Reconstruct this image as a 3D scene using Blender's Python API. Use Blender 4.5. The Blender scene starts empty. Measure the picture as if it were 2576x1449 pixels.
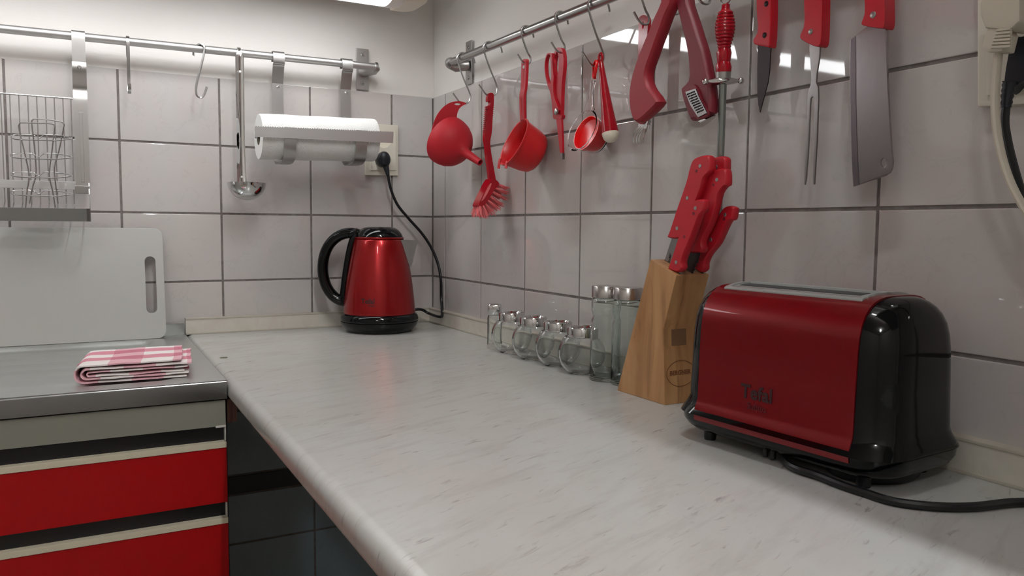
import bpy, bmesh, math, random
from math import sin, cos, pi, radians, sqrt
from mathutils import Vector, Matrix, noise
from mathutils.geometry import tessellate_polygon

random.seed(7)
scene = bpy.context.scene
COL = scene.collection

# ------------------------------------------------------------------ camera
cam_data = bpy.data.cameras.new('camera')
cam = bpy.data.objects.new('camera', cam_data)
COL.objects.link(cam)
cam.location = (-0.79501, -1.89342, -0.025)
cam.rotation_mode = 'XYZ'
cam.rotation_euler = (1.493544, -0.008532, -0.497651)
cam_data.sensor_width = 36.0
cam_data.lens = 27.5771
cam_data.clip_start = 0.02
scene.camera = cam

# ------------------------------------------------------------------ world, lights, exposure
world = bpy.data.worlds.new('world')
scene.world = world
world.use_nodes = True
world.node_tree.nodes['Background'].inputs[0].default_value = (0.75, 0.72, 0.68, 1)
world.node_tree.nodes['Background'].inputs[1].default_value = 0.05
scene.view_settings.view_transform = 'Standard'
scene.view_settings.look = 'None'
scene.view_settings.exposure = -0.03
scene.view_settings.gamma = 1.0
scene.view_settings.use_curve_mapping = False
TUBE_STRENGTH = 10.5       # emission of the fluorescent tube under the wall cupboard
CEILING_STRENGTH = 140.0    # the tube lamp on the kitchen ceiling
FILL_STRENGTH = 64.0       # the globe added behind the viewer as fill light

# ------------------------------------------------------------------ materials
def lin(c):
    return tuple((v / 255.0 / 12.92) if v / 255.0 <= 0.04045 else ((v / 255.0 + 0.055) / 1.055) ** 2.4 for v in c) + (1.0,)

def mat(name, rgb=(200, 200, 200), rough=0.5, metal=0.0, **kw):
    m = bpy.data.materials.new(name)
    m.use_nodes = True
    b = m.node_tree.nodes['Principled BSDF']
    b.inputs['Base Color'].default_value = lin(rgb)
    b.inputs['Roughness'].default_value = rough
    b.inputs['Metallic'].default_value = metal
    for k, v in kw.items():
        b.inputs[k.replace('_', ' ')].default_value = v
    return m

def N(m, typ, **props):
    n = m.node_tree.nodes.new(typ)
    for k, v in props.items():
        setattr(n, k, v)
    return n

def L(m, a, b):
    m.node_tree.links.new(a, b)

def bsdf(m):
    return m.node_tree.nodes['Principled BSDF']

def coords(m, scale=(1, 1, 1), rot=(0, 0, 0), kind='Object'):
    t = N(m, 'ShaderNodeTexCoord')
    mp = N(m, 'ShaderNodeMapping')
    mp.inputs['Scale'].default_value = scale
    mp.inputs['Rotation'].default_value = rot
    L(m, t.outputs[kind], mp.inputs[0])
    return mp.outputs[0]

def noise_tex(m, vec, scale, detail=3.0, rough=0.5, dist=0.0):
    n = N(m, 'ShaderNodeTexNoise')
    n.inputs['Scale'].default_value = scale
    n.inputs['Detail'].default_value = detail
    n.inputs['Roughness'].default_value = rough
    n.inputs['Distortion'].default_value = dist
    if vec is not None:
        L(m, vec, n.inputs['Vector'])
    return n.outputs[0]

def ramp(m, fac, stops):
    r = N(m, 'ShaderNodeValToRGB')
    cr = r.color_ramp
    while len(cr.elements) < len(stops):
        cr.elements.new(0.5)
    for e, (p, c) in zip(cr.elements, stops):
        e.position = p
        e.color = lin(c) if len(c) == 3 else c
    L(m, fac, r.inputs[0])
    return r.outputs[0]

def mix(m, fac, a, b, mode='MIX'):
    x = N(m, 'ShaderNodeMix', data_type='RGBA', blend_type=mode)
    if isinstance(fac, float):
        x.inputs[0].default_value = fac
    else:
        L(m, fac, x.inputs[0])
    for v, s in ((a, 6), (b, 7)):
        if isinstance(v, tuple):
            x.inputs[s].default_value = v
        else:
            L(m, v, x.inputs[s])
    return x.outputs[2]

def bump(m, h, strength=0.2, dist=0.002):
    b = N(m, 'ShaderNodeBump')
    b.inputs['Strength'].default_value = strength
    b.inputs['Distance'].default_value = dist
    L(m, h, b.inputs['Height'])
    L(m, b.outputs[0], bsdf(m).inputs['Normal'])

M = {}
# glazed tile
def tile_mat(name, base, vein, pink):
    m = mat(name, base, 0.035)
    v = coords(m)
    geo = N(m, 'ShaderNodeNewGeometry')
    v = geo.outputs['Position']
    big = noise_tex(m, v, 5.0, 3, 0.55, 0.6)
    fine = noise_tex(m, v, 19.0, 5, 0.6, 2.2)
    oi = N(m, 'ShaderNodeObjectInfo')
    c = ramp(m, big, [(0.38, base), (0.66, pink)])
    ve = ramp(m, fine, [(0.0, (255, 255, 255)), (0.585, (255, 255, 255)), (0.625, vein), (0.67, (255, 255, 255))])
    c = mix(m, 0.09, c, ve, 'MULTIPLY')
    rr = ramp(m, oi.outputs['Random'], [(0.0, (246, 246, 246)), (1.0, (255, 254, 252))])
    c = mix(m, 1.0, c, rr, 'MULTIPLY')
    L(m, c, bsdf(m).inputs['Base Color'])
    bump(m, noise_tex(m, v, 14.0, 1, 0.4), 0.05, 0.0012)
    bsdf(m).inputs['Specular IOR Level'].default_value = 0.95
    return m
M['tile'] = tile_mat('glazed_tile', (190, 187, 185), (166, 158, 157), (191, 183, 181))
M['tile_low'] = tile_mat('shaded_wall_tile', (146, 164, 176), (126, 140, 150), (140, 158, 168))  # same wall tile, shade under the worktop put into its colour
M['border'] = mat('dark_border_tile', (40, 46, 52), 0.2)
m = M['grout'] = mat('grout', (104, 94, 90), 0.9)
L(m, ramp(m, noise_tex(m, coords(m), 90, 3), [(0.3, (104, 97, 94)), (0.7, (124, 117, 113))]), bsdf(m).inputs['Base Color'])
# painted plaster
m = M['plaster'] = mat('painted_plaster', (224, 219, 215), 0.75)
v = coords(m, (1.0, 1.0, 1.0))
L(m, ramp(m, noise_tex(m, v, 3.0, 3), [(0.3, (221, 216, 212)), (0.7, (227, 223, 219))]), bsdf(m).inputs['Base Color'])
v2 = coords(m, (14, 14, 60), (0, 0.1, 0))
bump(m, noise_tex(m, v2, 2.2, 5, 0.6, 0.6), 0.35, 0.0012)
M['plain_wall'] = mat('far_wall_paint', (196, 192, 186), 0.85)
M['floor'] = mat('floor_vinyl', (168, 158, 146), 0.5)
M['ceiling'] = mat('ceiling_paint', (205, 200, 194), 0.9)

# marble laminate worktop
m = M['marble'] = mat('marble_laminate', (198, 195, 187), 0.24)
v = coords(m, (1, 1, 1), (0, 0, radians(-22)))
mp = N(m, 'ShaderNodeMapping'); mp.inputs['Scale'].default_value = (1.0, 5.2, 1.0)
L(m, v, mp.inputs[0])
broad = noise_tex(m, coords(m), 4.2, 3, 0.55, 0.4)
tone = noise_tex(m, coords(m, (1, 1, 1), (0, 0, 1.1)), 2.3, 3, 0.5, 0.5)
c1 = ramp(m, broad, [(0.32, (173, 172, 167)), (0.52, (179, 179, 176)), (0.70, (178, 172, 170))])
c2 = ramp(m, tone, [(0.35, (179, 180, 177)), (0.62, (175, 171, 164))])
c = mix(m, 0.45, c1, c2)
mid = noise_tex(m, mp.outputs[0], 9.0, 5, 0.6, 0.5)
c = mix(m, 0.50, c, ramp(m, mid, [(0.30, (232, 228, 226)), (0.50, (255, 255, 255))]), 'MULTIPLY')
vf = noise_tex(m, mp.outputs[0], 24.0, 5, 0.6, 0.6)
c = mix(m, 0.48, c, ramp(m, vf, [(0.28, (140, 132, 132)), (0.335, (222, 218, 216)), (0.40, (255, 255, 255))]), 'MULTIPLY')
L(m, c, bsdf(m).inputs['Base Color'])
m = M['upstand'] = mat('cream_marble_upstand', (206, 198, 182), 0.3)
L(m, ramp(m, noise_tex(m, coords(m), 9, 5, 0.6, 1.2), [(0.3, (190, 184, 172)), (0.5, (202, 197, 186)), (0.68, (198, 186, 178))]), bsdf(m).inputs['Base Color'])

# metals
def steel(name, rgb=(178, 176, 174), rough=0.28, sc=(1, 1, 60), amp=0.12):
    m = mat(name, rgb, rough, 1.0)
    v = coords(m, sc)
    n = noise_tex(m, v, 25, 4, 0.6)
    mr = N(m, 'ShaderNodeMapRange')
    mr.inputs[3].default_value = max(0.04, rough - amp); mr.inputs[4].default_value = rough + amp
    L(m, n, mr.inputs[0]); L(m, mr.outputs[0], bsdf(m).inputs['Roughness'])
    bump(m, n, 0.06, 0.0006)
    return m
M['steel'] = steel('brushed_steel', (200, 199, 198), 0.42, (60, 1, 1), 0.06)
M['steel_v'] = steel('brushed_steel_upright', (178, 176, 174), 0.36, (40, 40, 1), 0.06)
M['sink'] = steel('sink_steel', (205, 207, 204), 0.36, (3, 50, 3), 0.07)
M['sink_edge'] = steel('sink_edge_steel', (150, 152, 152), 0.2, (3, 3, 40), 0.05)
M['wire'] = mat('steel_wire', (176, 175, 174), 0.26, 1.0)
M['chrome'] = mat('polished_chrome', (205, 205, 205), 0.06, 1.0)
M['lid'] = steel('brushed_lid_steel', (190, 186, 184), 0.25, (1, 1, 50), 0.05)
M['blade'] = steel('knife_blade_steel', (150, 146, 146), 0.3, (6, 6, 6), 0.06)
M['dark_blade'] = mat('dark_knife_blade', (66, 60, 62), 0.38, 1.0)
M['rod'] = steel('ribbed_rod_steel', (150, 156, 152), 0.35, (80, 80, 2), 0.1)
m = M['cleaver'] = mat('cleaver_steel', (150, 144, 145), 0.27, 1.0)
bump(m, noise_tex(m, coords(m, (1, 1, 0.4)), 130, 3, 0.7), 0.10, 0.0008)

# plastics
def plastic(name, rgb, rough, var=0.0, **kw):
    m = mat(name, rgb, rough, **kw)
    if var:
        bump(m, noise_tex(m, coords(m), 260, 2), var, 0.0004)
    return m
M['red_matte'] = plastic('red_nylon_matte', (146, 20, 36), 0.5, 0.12)
M['red_handle'] = plastic('red_handle_plastic', (184, 20, 38), 0.48, 0.08)
M['red_hang'] = plastic('red_hanging_handle', (176, 14, 34), 0.36, 0.05)
M['red_shaded'] = plastic('shaded_red_nylon', (112, 20, 36), 0.48, 0.12)  # red with shadow painted in, for the grater and handle holes
M['red_gloss'] = plastic('glossy_red_plastic', (158, 5, 26), 0.16)
M['red_funnel'] = plastic('red_funnel_plastic', (176, 6, 28), 0.6, 0.05)
M['red_cup'] = plastic('orange_red_plastic', (194, 22, 28), 0.36)
m = M['red_translucent'] = plastic('bright_red_plastic', (222, 8, 14), 0.25)
M['pink_bristle'] = mat('pink_bristles', (236, 118, 122), 0.5)
M['cream'] = mat('cream_plastic', (226, 218, 200), 0.35)
M['white_plastic'] = mat('aged_white_plastic', (206, 200, 186), 0.32)
M['white_cord'] = mat('white_cord_rubber', (190, 182, 166), 0.5)
M['black_gloss'] = mat('glossy_black_plastic', (4, 5, 7), 0.07, Specular_IOR_Level=0.32)
M['black_soft'] = mat('black_plastic', (12, 13, 17), 0.35)
M['black_cord'] = mat('black_cord_rubber', (10, 11, 15), 0.38)
M['navy_plug'] = mat('navy_black_plug_rubber', (14, 17, 27), 0.42)
M['slot_grey'] = mat('grey_metallic_slot', (172, 176, 174), 0.35, 0.4)
M['slot_dark'] = mat('slot_shade_grey', (58, 60, 60), 0.6)
M['dark_hole'] = mat('dark_recess', (14, 12, 12), 0.8)
M['rivet'] = mat('steel_rivet', (168, 166, 164), 0.35, 0.85)
# metallic red enamel
m = M['red_metal'] = mat('metallic_red_enamel', (142, 2, 8), 0.28, 0.6, Coat_Weight=0.5, Coat_Roughness=0.04, Coat_IOR=1.35)
m = M['red_toaster'] = mat('deep_red_enamel', (124, 1, 12), 0.30, 0.45, Coat_Weight=0.6, Coat_Roughness=0.04, Coat_IOR=1.35)
m = M['print'] = mat('dark_print', (46, 4, 10), 0.5)
# glass
m = M['glass'] = mat('clear_glass', (253, 255, 254), 0.0, 0.0, Transmission_Weight=1.0, IOR=1.45)
m = M['green_glass'] = mat('green_tinted_glass', (247, 253, 250), 0.0, 0.0, Transmission_Weight=1.0, IOR=1.45)
m = M['clear_plastic'] = mat('clear_plastic', (250, 244, 244), 0.03, 0.0, Transmission_Weight=1.0, IOR=1.16)
# paper
m = M['paper'] = mat('kitchen_paper', (222, 221, 218), 0.9)
M['card'] = mat('cardboard_core', (92, 84, 72), 0.9)
# board
m = M['board'] = mat('white_polyethylene', (172, 171, 167), 0.42, Subsurface_Weight=0.15)
bsdf(m).inputs['Subsurface Radius'].default_value = (0.01, 0.01, 0.01)
# wood
m = M['wood'] = mat('rubberwood', (180, 138, 92), 0.42)
v = coords(m, (1, 1, 0.16), (radians(8), 0, 0))
n1 = noise_tex(m, v, 34, 5, 0.6, 1.0)
n2 = noise_tex(m, v, 9, 3, 0.5, 1.6)
c = ramp(m, n2, [(0.30, (158, 114, 72)), (0.5, (184, 141, 96)), (0.7, (196, 154, 108))])
c = mix(m, 0.55, c, ramp(m, n1, [(0.28, (120, 76, 40)), (0.42, (232, 214, 196)), (0.6, (255, 255, 255))]), 'MULTIPLY')
L(m, c, bsdf(m).inputs['Base Color'])
m = M['brown_wood'] = mat('brown_batten', (88, 54, 44), 0.6)
L(m, ramp(m, noise_tex(m, coords(m, (60, 60, 2)), 4, 4), [(0.3, (70, 42, 36)), (0.7, (98, 62, 50))]), bsdf(m).inputs['Base Color'])
M['burn'] = mat('scorched_print', (112, 64, 34), 0.6)
M['notch_shade'] = mat('shaded_notch_brown', (112, 80, 54), 0.8)  # shade of the notch's recess, painted as a thin brown slab
# cabinets
M['cab_red'] = mat('red_laminate', (152, 0, 6), 0.36, Specular_IOR_Level=0.3)
M['cab_black'] = mat('black_grip_recess', (10, 8, 14), 0.35)
M['cab_cream'] = mat('cream_edge_strip', (196, 188, 166), 0.4)
M['cab_grey'] = mat('grey_laminate', (122, 122, 112), 0.5)
M['lip'] = mat('upstand_lip', (178, 171, 158), 0.4)
M['cab_side'] = mat('white_cabinet_side', (190, 188, 182), 0.5)
M['lamp_white'] = mat('lamp_housing_white', (222, 214, 208), 0.35)
M['lamp_cream'] = mat('lamp_end_cream', (212, 200, 184), 0.4)
m = M['tube'] = mat('lit_tube', (255, 255, 255), 0.4)
bsdf(m).inputs['Emission Color'].default_value = (0.965, 0.985, 1.0, 1)
bsdf(m).inputs['Emission Strength'].default_value = TUBE_STRENGTH
m = M['bulb'] = mat('lit_bulb', (255, 255, 255), 0.4)
bsdf(m).inputs['Emission Color'].default_value = (0.94, 0.99, 1.0, 1)
bsdf(m).inputs['Emission Strength'].default_value = CEILING_STRENGTH
m = M['globe'] = mat('fill_glow', (255, 255, 255), 0.4)
bsdf(m).inputs['Emission Color'].default_value = (0.96, 0.99, 1.0, 1)
bsdf(m).inputs['Emission Strength'].default_value = FILL_STRENGTH
# gingham cloth
m = M['gingham'] = mat('pink_gingham_cotton', (230, 200, 205), 0.92)
tc = N(m, 'ShaderNodeTexCoord'); sx = N(m, 'ShaderNodeSeparateXYZ')
L(m, tc.outputs['UV'], sx.inputs[0])
def band(o):
    a = N(m, 'ShaderNodeMath', operation='FRACT'); L(m, o, a.inputs[0])
    b = N(m, 'ShaderNodeMath', operation='GREATER_THAN'); L(m, a.outputs[0], b.inputs[0]); b.inputs[1].default_value = 0.5
    return b.outputs[0]
ad = N(m, 'ShaderNodeMath', operation='ADD')
bx_, by_ = band(sx.outputs[0]), band(sx.outputs[1])
mu = N(m, 'ShaderNodeMath', operation='MULTIPLY'); L(m, by_, mu.inputs[0]); mu.inputs[1].default_value = 1.3
L(m, bx_, ad.inputs[0]); L(m, mu.outputs[0], ad.inputs[1])
dv = N(m, 'ShaderNodeMath', operation='DIVIDE'); L(m, ad.outputs[0], dv.inputs[0]); dv.inputs[1].default_value = 2.3
cc = ramp(m, dv.outputs[0], [(0.0, (226, 218, 215)), (0.43, (214, 168, 176)), (0.565, (204, 134, 148)), (1.0, (188, 112, 128))])
L(m, cc, bsdf(m).inputs['Base Color'])
weave = noise_tex(m, coords(m), 900, 2)
bump(m, weave, 0.3, 0.0005)
m = M['mesh_mat'] = mat('beige_perforated_mesh', (186, 180, 158), 0.7)
L(m, ramp(m, noise_tex(m, coords(m), 420, 1), [(0.45, (110, 106, 92)), (0.55, (200, 194, 172))]), bsdf(m).inputs['Base Color'])

# ------------------------------------------------------------------ object helpers
WORLD = {}   # world translation of every parent empty / object
def link(name, me, loc, parent):
    o = bpy.data.objects.new(name, me)
    COL.objects.link(o)
    if parent is not None:
        o.parent = parent
        o.location = Vector(loc) - WORLD[parent.name]
    else:
        o.location = loc
    WORLD[o.name] = Vector(loc)
    return o

def tag(o, label=None, cat=None, group=None, kind=None):
    if label: o['label'] = label
    if cat: o['category'] = cat
    if group: o['group'] = group
    if kind: o['kind'] = kind
    return o

def thing(name, label, cat, loc=(0, 0, 0), group=None):
    return tag(link(name, None, loc, None), label, cat, group)

class G:
    """collects geometry in world coordinates, then makes ONE mesh object of it"""
    def __init__(s):
        s.v, s.f, s.uv = [], [], None
    def add(s, v, f):
        b = len(s.v)
        s.v += [tuple(p) for p in v]
        s.f += [tuple(i + b for i in q) for q in f]
        return s
    def box(s, a, b):
        (x0, y0, z0), (x1, y1, z1) = a, b
        return s.add([(x0, y0, z0), (x1, y0, z0), (x1, y1, z0), (x0, y1, z0), (x0, y0, z1), (x1, y0, z1), (x1, y1, z1), (x0, y1, z1)],
                     [(3, 2, 1, 0), (4, 5, 6, 7), (0, 1, 5, 4), (1, 2, 6, 5), (2, 3, 7, 6), (3, 0, 4, 7)])
    def loft(s, rings, cap0=True, cap1=True, closed=False):
        n = len(rings[0]); v = [p for r in rings for p in r]; f = []
        k = len(rings)
        for i in range(k if closed else k - 1):
            a, b = i * n, ((i + 1) % k) * n
            for j in range(n):
                j2 = (j + 1) % n
                f.append((a + j, a + j2, b + j2, b + j))
        if not closed:
            if cap0: f.append(tuple(range(n - 1, -1, -1)))
            if cap1: f.append(tuple((k - 1) * n + j for j in range(n)))
        return s.add(v, f)
    def lathe(s, prof, seg=32, mtx=None, loc=(0, 0, 0), cap0=True, cap1=True):
        """prof: [(r, z)]"""
        rings = []
        for r, z in prof:
            r = max(r, 1e-5)
            rings.append([Vector((r * cos(2 * pi * j / seg), r * sin(2 * pi * j / seg), z)) for j in range(seg)])
        l = Vector(loc)
        rings = [[(mtx @ p if mtx else p) + l for p in r] for r in rings]
        return s.loft(rings, cap0, cap1)
    def tube(s, path, r, seg=8, closed=False, ry=None, up=None):
        P = [Vector(p) for p in path]
        n = len(P); rings = []
        nrm = None
        for i in range(n):
            if closed: t = (P[(i + 1) % n] - P[i - 1])
            else: t = (P[min(i + 1, n - 1)] - P[max(i - 1, 0)])
            t.normalize()
            if up is not None:
                a = Vector(up); a = (a - t * a.dot(t)).normalized()
            elif nrm is None:
                a = Vector((0, 0, 1)) if abs(t.z) < 0.9 else Vector((1, 0, 0))
                a = (a - t * a.dot(t)).normalized()
            else:
                a = (nrm - t * nrm.dot(t)).normalized()
            nrm = a
            b = t.cross(a)
            rr = r[i] if isinstance(r, (list, tuple)) else r
            r2 = rr if ry is None else (ry[i] if isinstance(ry, (list, tuple)) else ry)
            rings.append([P[i] + a * (rr * cos(2 * pi * j / seg)) + b * (r2 * sin(2 * pi * j / seg)) for j in range(seg)])
        return s.loft(rings, True, True, closed)
    def strip(s, path, w, t, up):
        """flat bar along a path: w along up, t across"""
        P = [Vector(p) for p in path]; rings = []; U = Vector(up)
        for i in range(len(P)):
            d = (P[min(i + 1, len(P) - 1)] - P[max(i - 1, 0)]).normalized()
            n = d.cross(U).normalized()
            rings.append([P[i] + U * w / 2 + n * t / 2, P[i] - U * w / 2 + n * t / 2, P[i] - U * w / 2 - n * t / 2, P[i] + U * w / 2 - n * t / 2])
        return s.loft(rings)
    def slab(s, outer, holes, t, fn):
        """outline (and holes) in 2D, thickness t, fn(a, b, h) -> world point"""
        loops = [outer] + list(holes)
        flat = [Vector((p[0], p[1], 0)) for l in loops for p in l]
        tris = tessellate_polygon([[Vector((p[0], p[1], 0)) for p in l] for l in loops])
        n = len(flat)
        v = [fn(p.x, p.y, t / 2) for p in flat] + [fn(p.x, p.y, -t / 2) for p in flat]
        f = [tuple(q) for q in tris] + [tuple(n + i for i in reversed(q)) for q in tris]
        b = 0
        for l in loops:
            k = len(l)
            for i in range(k):
                j = (i + 1) % k
                f.append((b + i, b + j, n + b + j, n + b + i))
            b += k
        return s.add(v, f)
    def build(s, name, material, parent=None, bevel=0.0, seg=2, smooth=True, angle=35, weld=False):
        me = bpy.data.meshes.new(name)
        xs = [p[0] for p in s.v]; ys = [p[1] for p in s.v]; zs = [p[2] for p in s.v]
        org = Vector(((min(xs) + max(xs)) / 2, (min(ys) + max(ys)) / 2, min(zs))) if parent is None else WORLD[parent.name]
        bm = bmesh.new()
        vs = [bm.verts.new((p[0] - org.x, p[1] - org.y, p[2] - org.z)) for p in s.v]
        uvl = bm.loops.layers.uv.new('UVMap') if s.uv else None
        for q in s.f:
            try: fc = bm.faces.new([vs[i] for i in q])
            except ValueError: continue
            if uvl:
                for lp, i in zip(fc.loops, q): lp[uvl].uv = s.uv[i]
        if weld or bevel: bmesh.ops.remove_doubles(bm, verts=bm.verts, dist=1e-6)
        bmesh.ops.recalc_face_normals(bm, faces=bm.faces)
        if bevel:
            es = [e for e in bm.edges if len(e.link_faces) == 2 and e.calc_face_angle(0) > radians(angle)]
            bmesh.ops.bevel(bm, geom=es, offset=bevel, segments=seg, profile=0.6, affect='EDGES', clamp_overlap=True)
        bm.to_mesh(me); bm.free()
        if smooth:
            me.shade_smooth()
            me.set_sharp_from_angle(angle=radians(angle if not bevel else 50))
        me.materials.append(material)
        o = link(name, me, org, parent)
        if smooth and bevel:
            w = o.modifiers.new('weighted_normals', 'WEIGHTED_NORMAL')
            w.keep_sharp = True
            w.weight = 100
        return o

def crom(pts, n=4, closed=True):
    """Catmull-Rom resampling of a 2D/3D outline"""
    P = [Vector(p) for p in pts]; out = []; k = len(P)
    for i in range(k if closed else k - 1):
        if closed: a, b, c, d = P[i - 1], P[i], P[(i + 1) % k], P[(i + 2) % k]
        else: a, b, c, d = P[max(i - 1, 0)], P[i], P[i + 1], P[min(i + 2, k - 1)]
        for j in range(n):
            t = j / n
            out.append(0.5 * ((2 * b) + (c - a) * t + (2 * a - 5 * b + 4 * c - d) * t * t + (3 * b - a - 3 * c + d) * t ** 3))
    if not closed: out.append(P[-1])
    return [tuple(p) for p in out]

def ell(cx, cy, rx, ry, n=16, rot=0.0):
    return [(cx + rx * cos(2 * pi * i / n) * cos(rot) - ry * sin(2 * pi * i / n) * sin(rot),
             cy + rx * cos(2 * pi * i / n) * sin(rot) + ry * sin(2 * pi * i / n) * cos(rot)) for i in range(n)]

def onx(x):   # outline in (y, z) on the plane x
    return lambda a, b, h: (x + h, a, b)
def ony(y):
    return lambda a, b, h: (a, y + h, b)
def onz(z):
    return lambda a, b, h: (a, b, z + h)

def copy_tree(o, offset, label=None, group=None, depth=0):
    c = o.copy(); COL.objects.link(c)
    WORLD[c.name] = WORLD[o.name] + Vector(offset)
    if depth == 0:
        c.location = Vector(o.location) + Vector(offset)
        if label: c['label'] = label
        if group: c['group'] = group
    for ch in [q for q in KIDS.get(o.name, [])]:
        d = copy_tree(ch, offset, depth=depth + 1)
        d.parent = c
    return c
KIDS = {}
def index_kids():
    KIDS.clear()
    for o in COL.objects:
        if o.parent is not None: KIDS.setdefault(o.parent.name, []).append(o)

def axis_matrix(z, x=None):
    z = Vector(z).normalized()
    x = Vector(x) if x is not None else (Vector((0, 0, 1)) if abs(z.z) < 0.95 else Vector((1, 0, 0)))
    x = (x - z * x.dot(z)).normalized()
    y = z.cross(x)
    return Matrix((x, y, z)).transposed()

def text_mesh(body, size, extrude=0.0002, spacing=1.0, bold=0.0):
    cu = bpy.data.curves.new('lettering', 'FONT')
    cu.body = body; cu.size = size; cu.extrude = extrude; cu.align_x = 'CENTER'; cu.align_y = 'CENTER'
    cu.space_character = spacing; cu.offset = bold; cu.resolution_u = 4
    o = bpy.data.objects.new('lettering', cu)
    COL.objects.link(o)
    bpy.context.view_layer.update()
    me = bpy.data.meshes.new_from_object(o.evaluated_get(bpy.context.evaluated_depsgraph_get()))
    v = [tuple(p.co) for p in me.vertices]; f = [tuple(p.vertices) for p in me.polygons]
    bpy.data.objects.remove(o); bpy.data.curves.remove(cu); bpy.data.meshes.remove(me)
    return v, f

# ------------------------------------------------------------------ room shell
TW, TH = 0.2043, 0.153      # tile pitch
ZC = -0.271                 # worktop height
ZTOP = 0.304                # upper edge of the tiling
RX0, RY1, ZF, ZCE = -2.7, -3.7, -1.17, 1.33
def struct(name, g, material, **kw):
    return tag(g.build(name, material, **kw), kind='structure')
wall_back = struct('wall_back', G().box((RX0, 0.004, ZF), (0.2, 0.12, ZCE)), M['plaster'], smooth=False)
wall_right = struct('wall_right', G().box((0.004, RY1, ZF), (0.12, 0.003, ZCE)), M['plaster'], smooth=False)
struct('wall_left', G().box((RX0 - 0.1, RY1, ZF), (RX0, 0.1, ZCE)), M['plain_wall'], smooth=False)
struct('wall_front', G().box((RX0, RY1 - 0.1, ZF), (0.1, RY1, ZCE)), M['plain_wall'], smooth=False)
struct('floor', G().box((RX0, RY1, ZF - 0.1), (0.1, 0.1, ZF)), M['floor'], smooth=False)
struct('ceiling', G().box((RX0, RY1, ZCE), (0.1, 0.1, ZCE + 0.1)), M['ceiling'], smooth=False)
GR = 0.0022                 # half a joint
G().box((RX0, 0.0014, -1.1), (0.0014, 0.0045, ZTOP - 0.001)).build('grout_bed', M['grout'], wall_back, smooth=False)
G().box((0.0014, -2.4, -0.31), (0.0045, 0.0014, ZTOP - 0.001)).build('grout_bed', M['grout'], wall_right, smooth=False)

def tile_geo(w, h, along, name, material, parent, at, cache={}):
    """one glazed tile, centred on at; alike tiles share their mesh"""
    key = (round(w, 4), round(h, 4), along, material.name)
    if key not in cache:
        g = G()
        a, b = w / 2, h / 2
        if along == 'x': g.box((-a, 0, -b), (a, 0.006, b))
        else: g.box((0, -a, -b), (0.006, a, b))
        cache[key] = g.build(name, material, None, bevel=0.0012, seg=2, smooth=False)
        o = cache[key]
        o.parent = parent; o.location = Vector(at) - WORLD[parent.name]
        # centre the mesh on its own middle
        me = o.data
        zs = [p.co.z for p in me.vertices]; mz = (min(zs) + max(zs)) / 2
        for p in me.vertices:
            p.co.z -= mz
            if along == 'x': p.co.y += 0.003
            else: p.co.x += 0.003
        return o
    o = bpy.data.objects.new(name, cache[key].data)
    COL.objects.link(o); o.parent = parent
    o.location = Vector(at) - WORLD[parent.name]
    return o

def tile_run(along, cuts, zs, parent, material, name='tile'):
    for (z0, z1) in zs:
        for c0, c1 in cuts:
            w, h = abs(c1 - c0) - 2 * GR, (z1 - z0) - 2 * GR
            c, z = (c0 + c1) / 2, (z0 + z1) / 2
            dx = random.uniform(-0.0002, 0.0002)
            at = (c, dx, z) if along == 'x' else (dx, c, z)
            tile_geo(w, h, along, name, material, parent, at)
back_cuts = [(-0.1112, 0.0)] + [(-0.1112 - (k + 1) * TW, -0.1112 - k * TW) for k in range(6)]
right_cuts = [(-0.0768, 0.0)] + [(-0.0768 - (k + 1) * TW, -0.0768 - k * TW) for k in range(10)]
rows = [(-2 * TH, -TH), (-TH, 0), (0, TH), (TH, ZTOP + GR)]
tile_run('x', back_cuts, rows, wall_back, M['tile'])
tile_run('y', right_cuts, rows, wall_right, M['tile'])
low = [(-0.1112 - (k + 1) * TW, -0.1112 - k * TW) for k in range(3)]
tile_run('x', low, [(-0.612, -0.459), (-0.778, -0.659), (-0.931, -0.778), (-1.084, -0.931)], wall_back, M['tile_low'])
tile_run('x', low, [(-0.659, -0.612)], wall_back, M['border'], 'border_tile')

# ------------------------------------------------------------------ worktop
RE = 0.012
g = G()
prof = [(-0.019, ZC - 0.03), (-0.019, ZC)]
prof = [(0.0, ZC), (0.0, ZC - 0.031), (-0.594, ZC - 0.031)]
for i in range(0, 7):
    a = -pi / 2 - i / 6 * (pi / 2)
    prof.append((-0.594 + 0.009 * cos(a), ZC - 0.022 + 0.009 * sin(a)))
for i in range(0, 7):
    a = pi - i / 6 * (pi / 2)
    prof.append((-0.588 + 0.015 * cos(a), ZC - 0.015 + 0.015 * sin(a)))
rings = [[(x, y, z) for x, z in prof] for y in (0.0, -2.55)]
g.loft(rings)
wt = g.build('worktop', M['marble'], None, angle=50)
tag(wt, 'long grey-white marble patterned laminate worktop with rounded front edge along the right wall', 'worktop')
sp = G().lathe([(0.0, 0.0), (0.007, 0.0), (0.0066, 0.0006), (0, 0.0007)], 20, loc=(-0.57507, -0.37243, -0.2709))
sp.build('spot', mat('grey_putty', (92, 90, 70), 0.6), wt)
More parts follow.
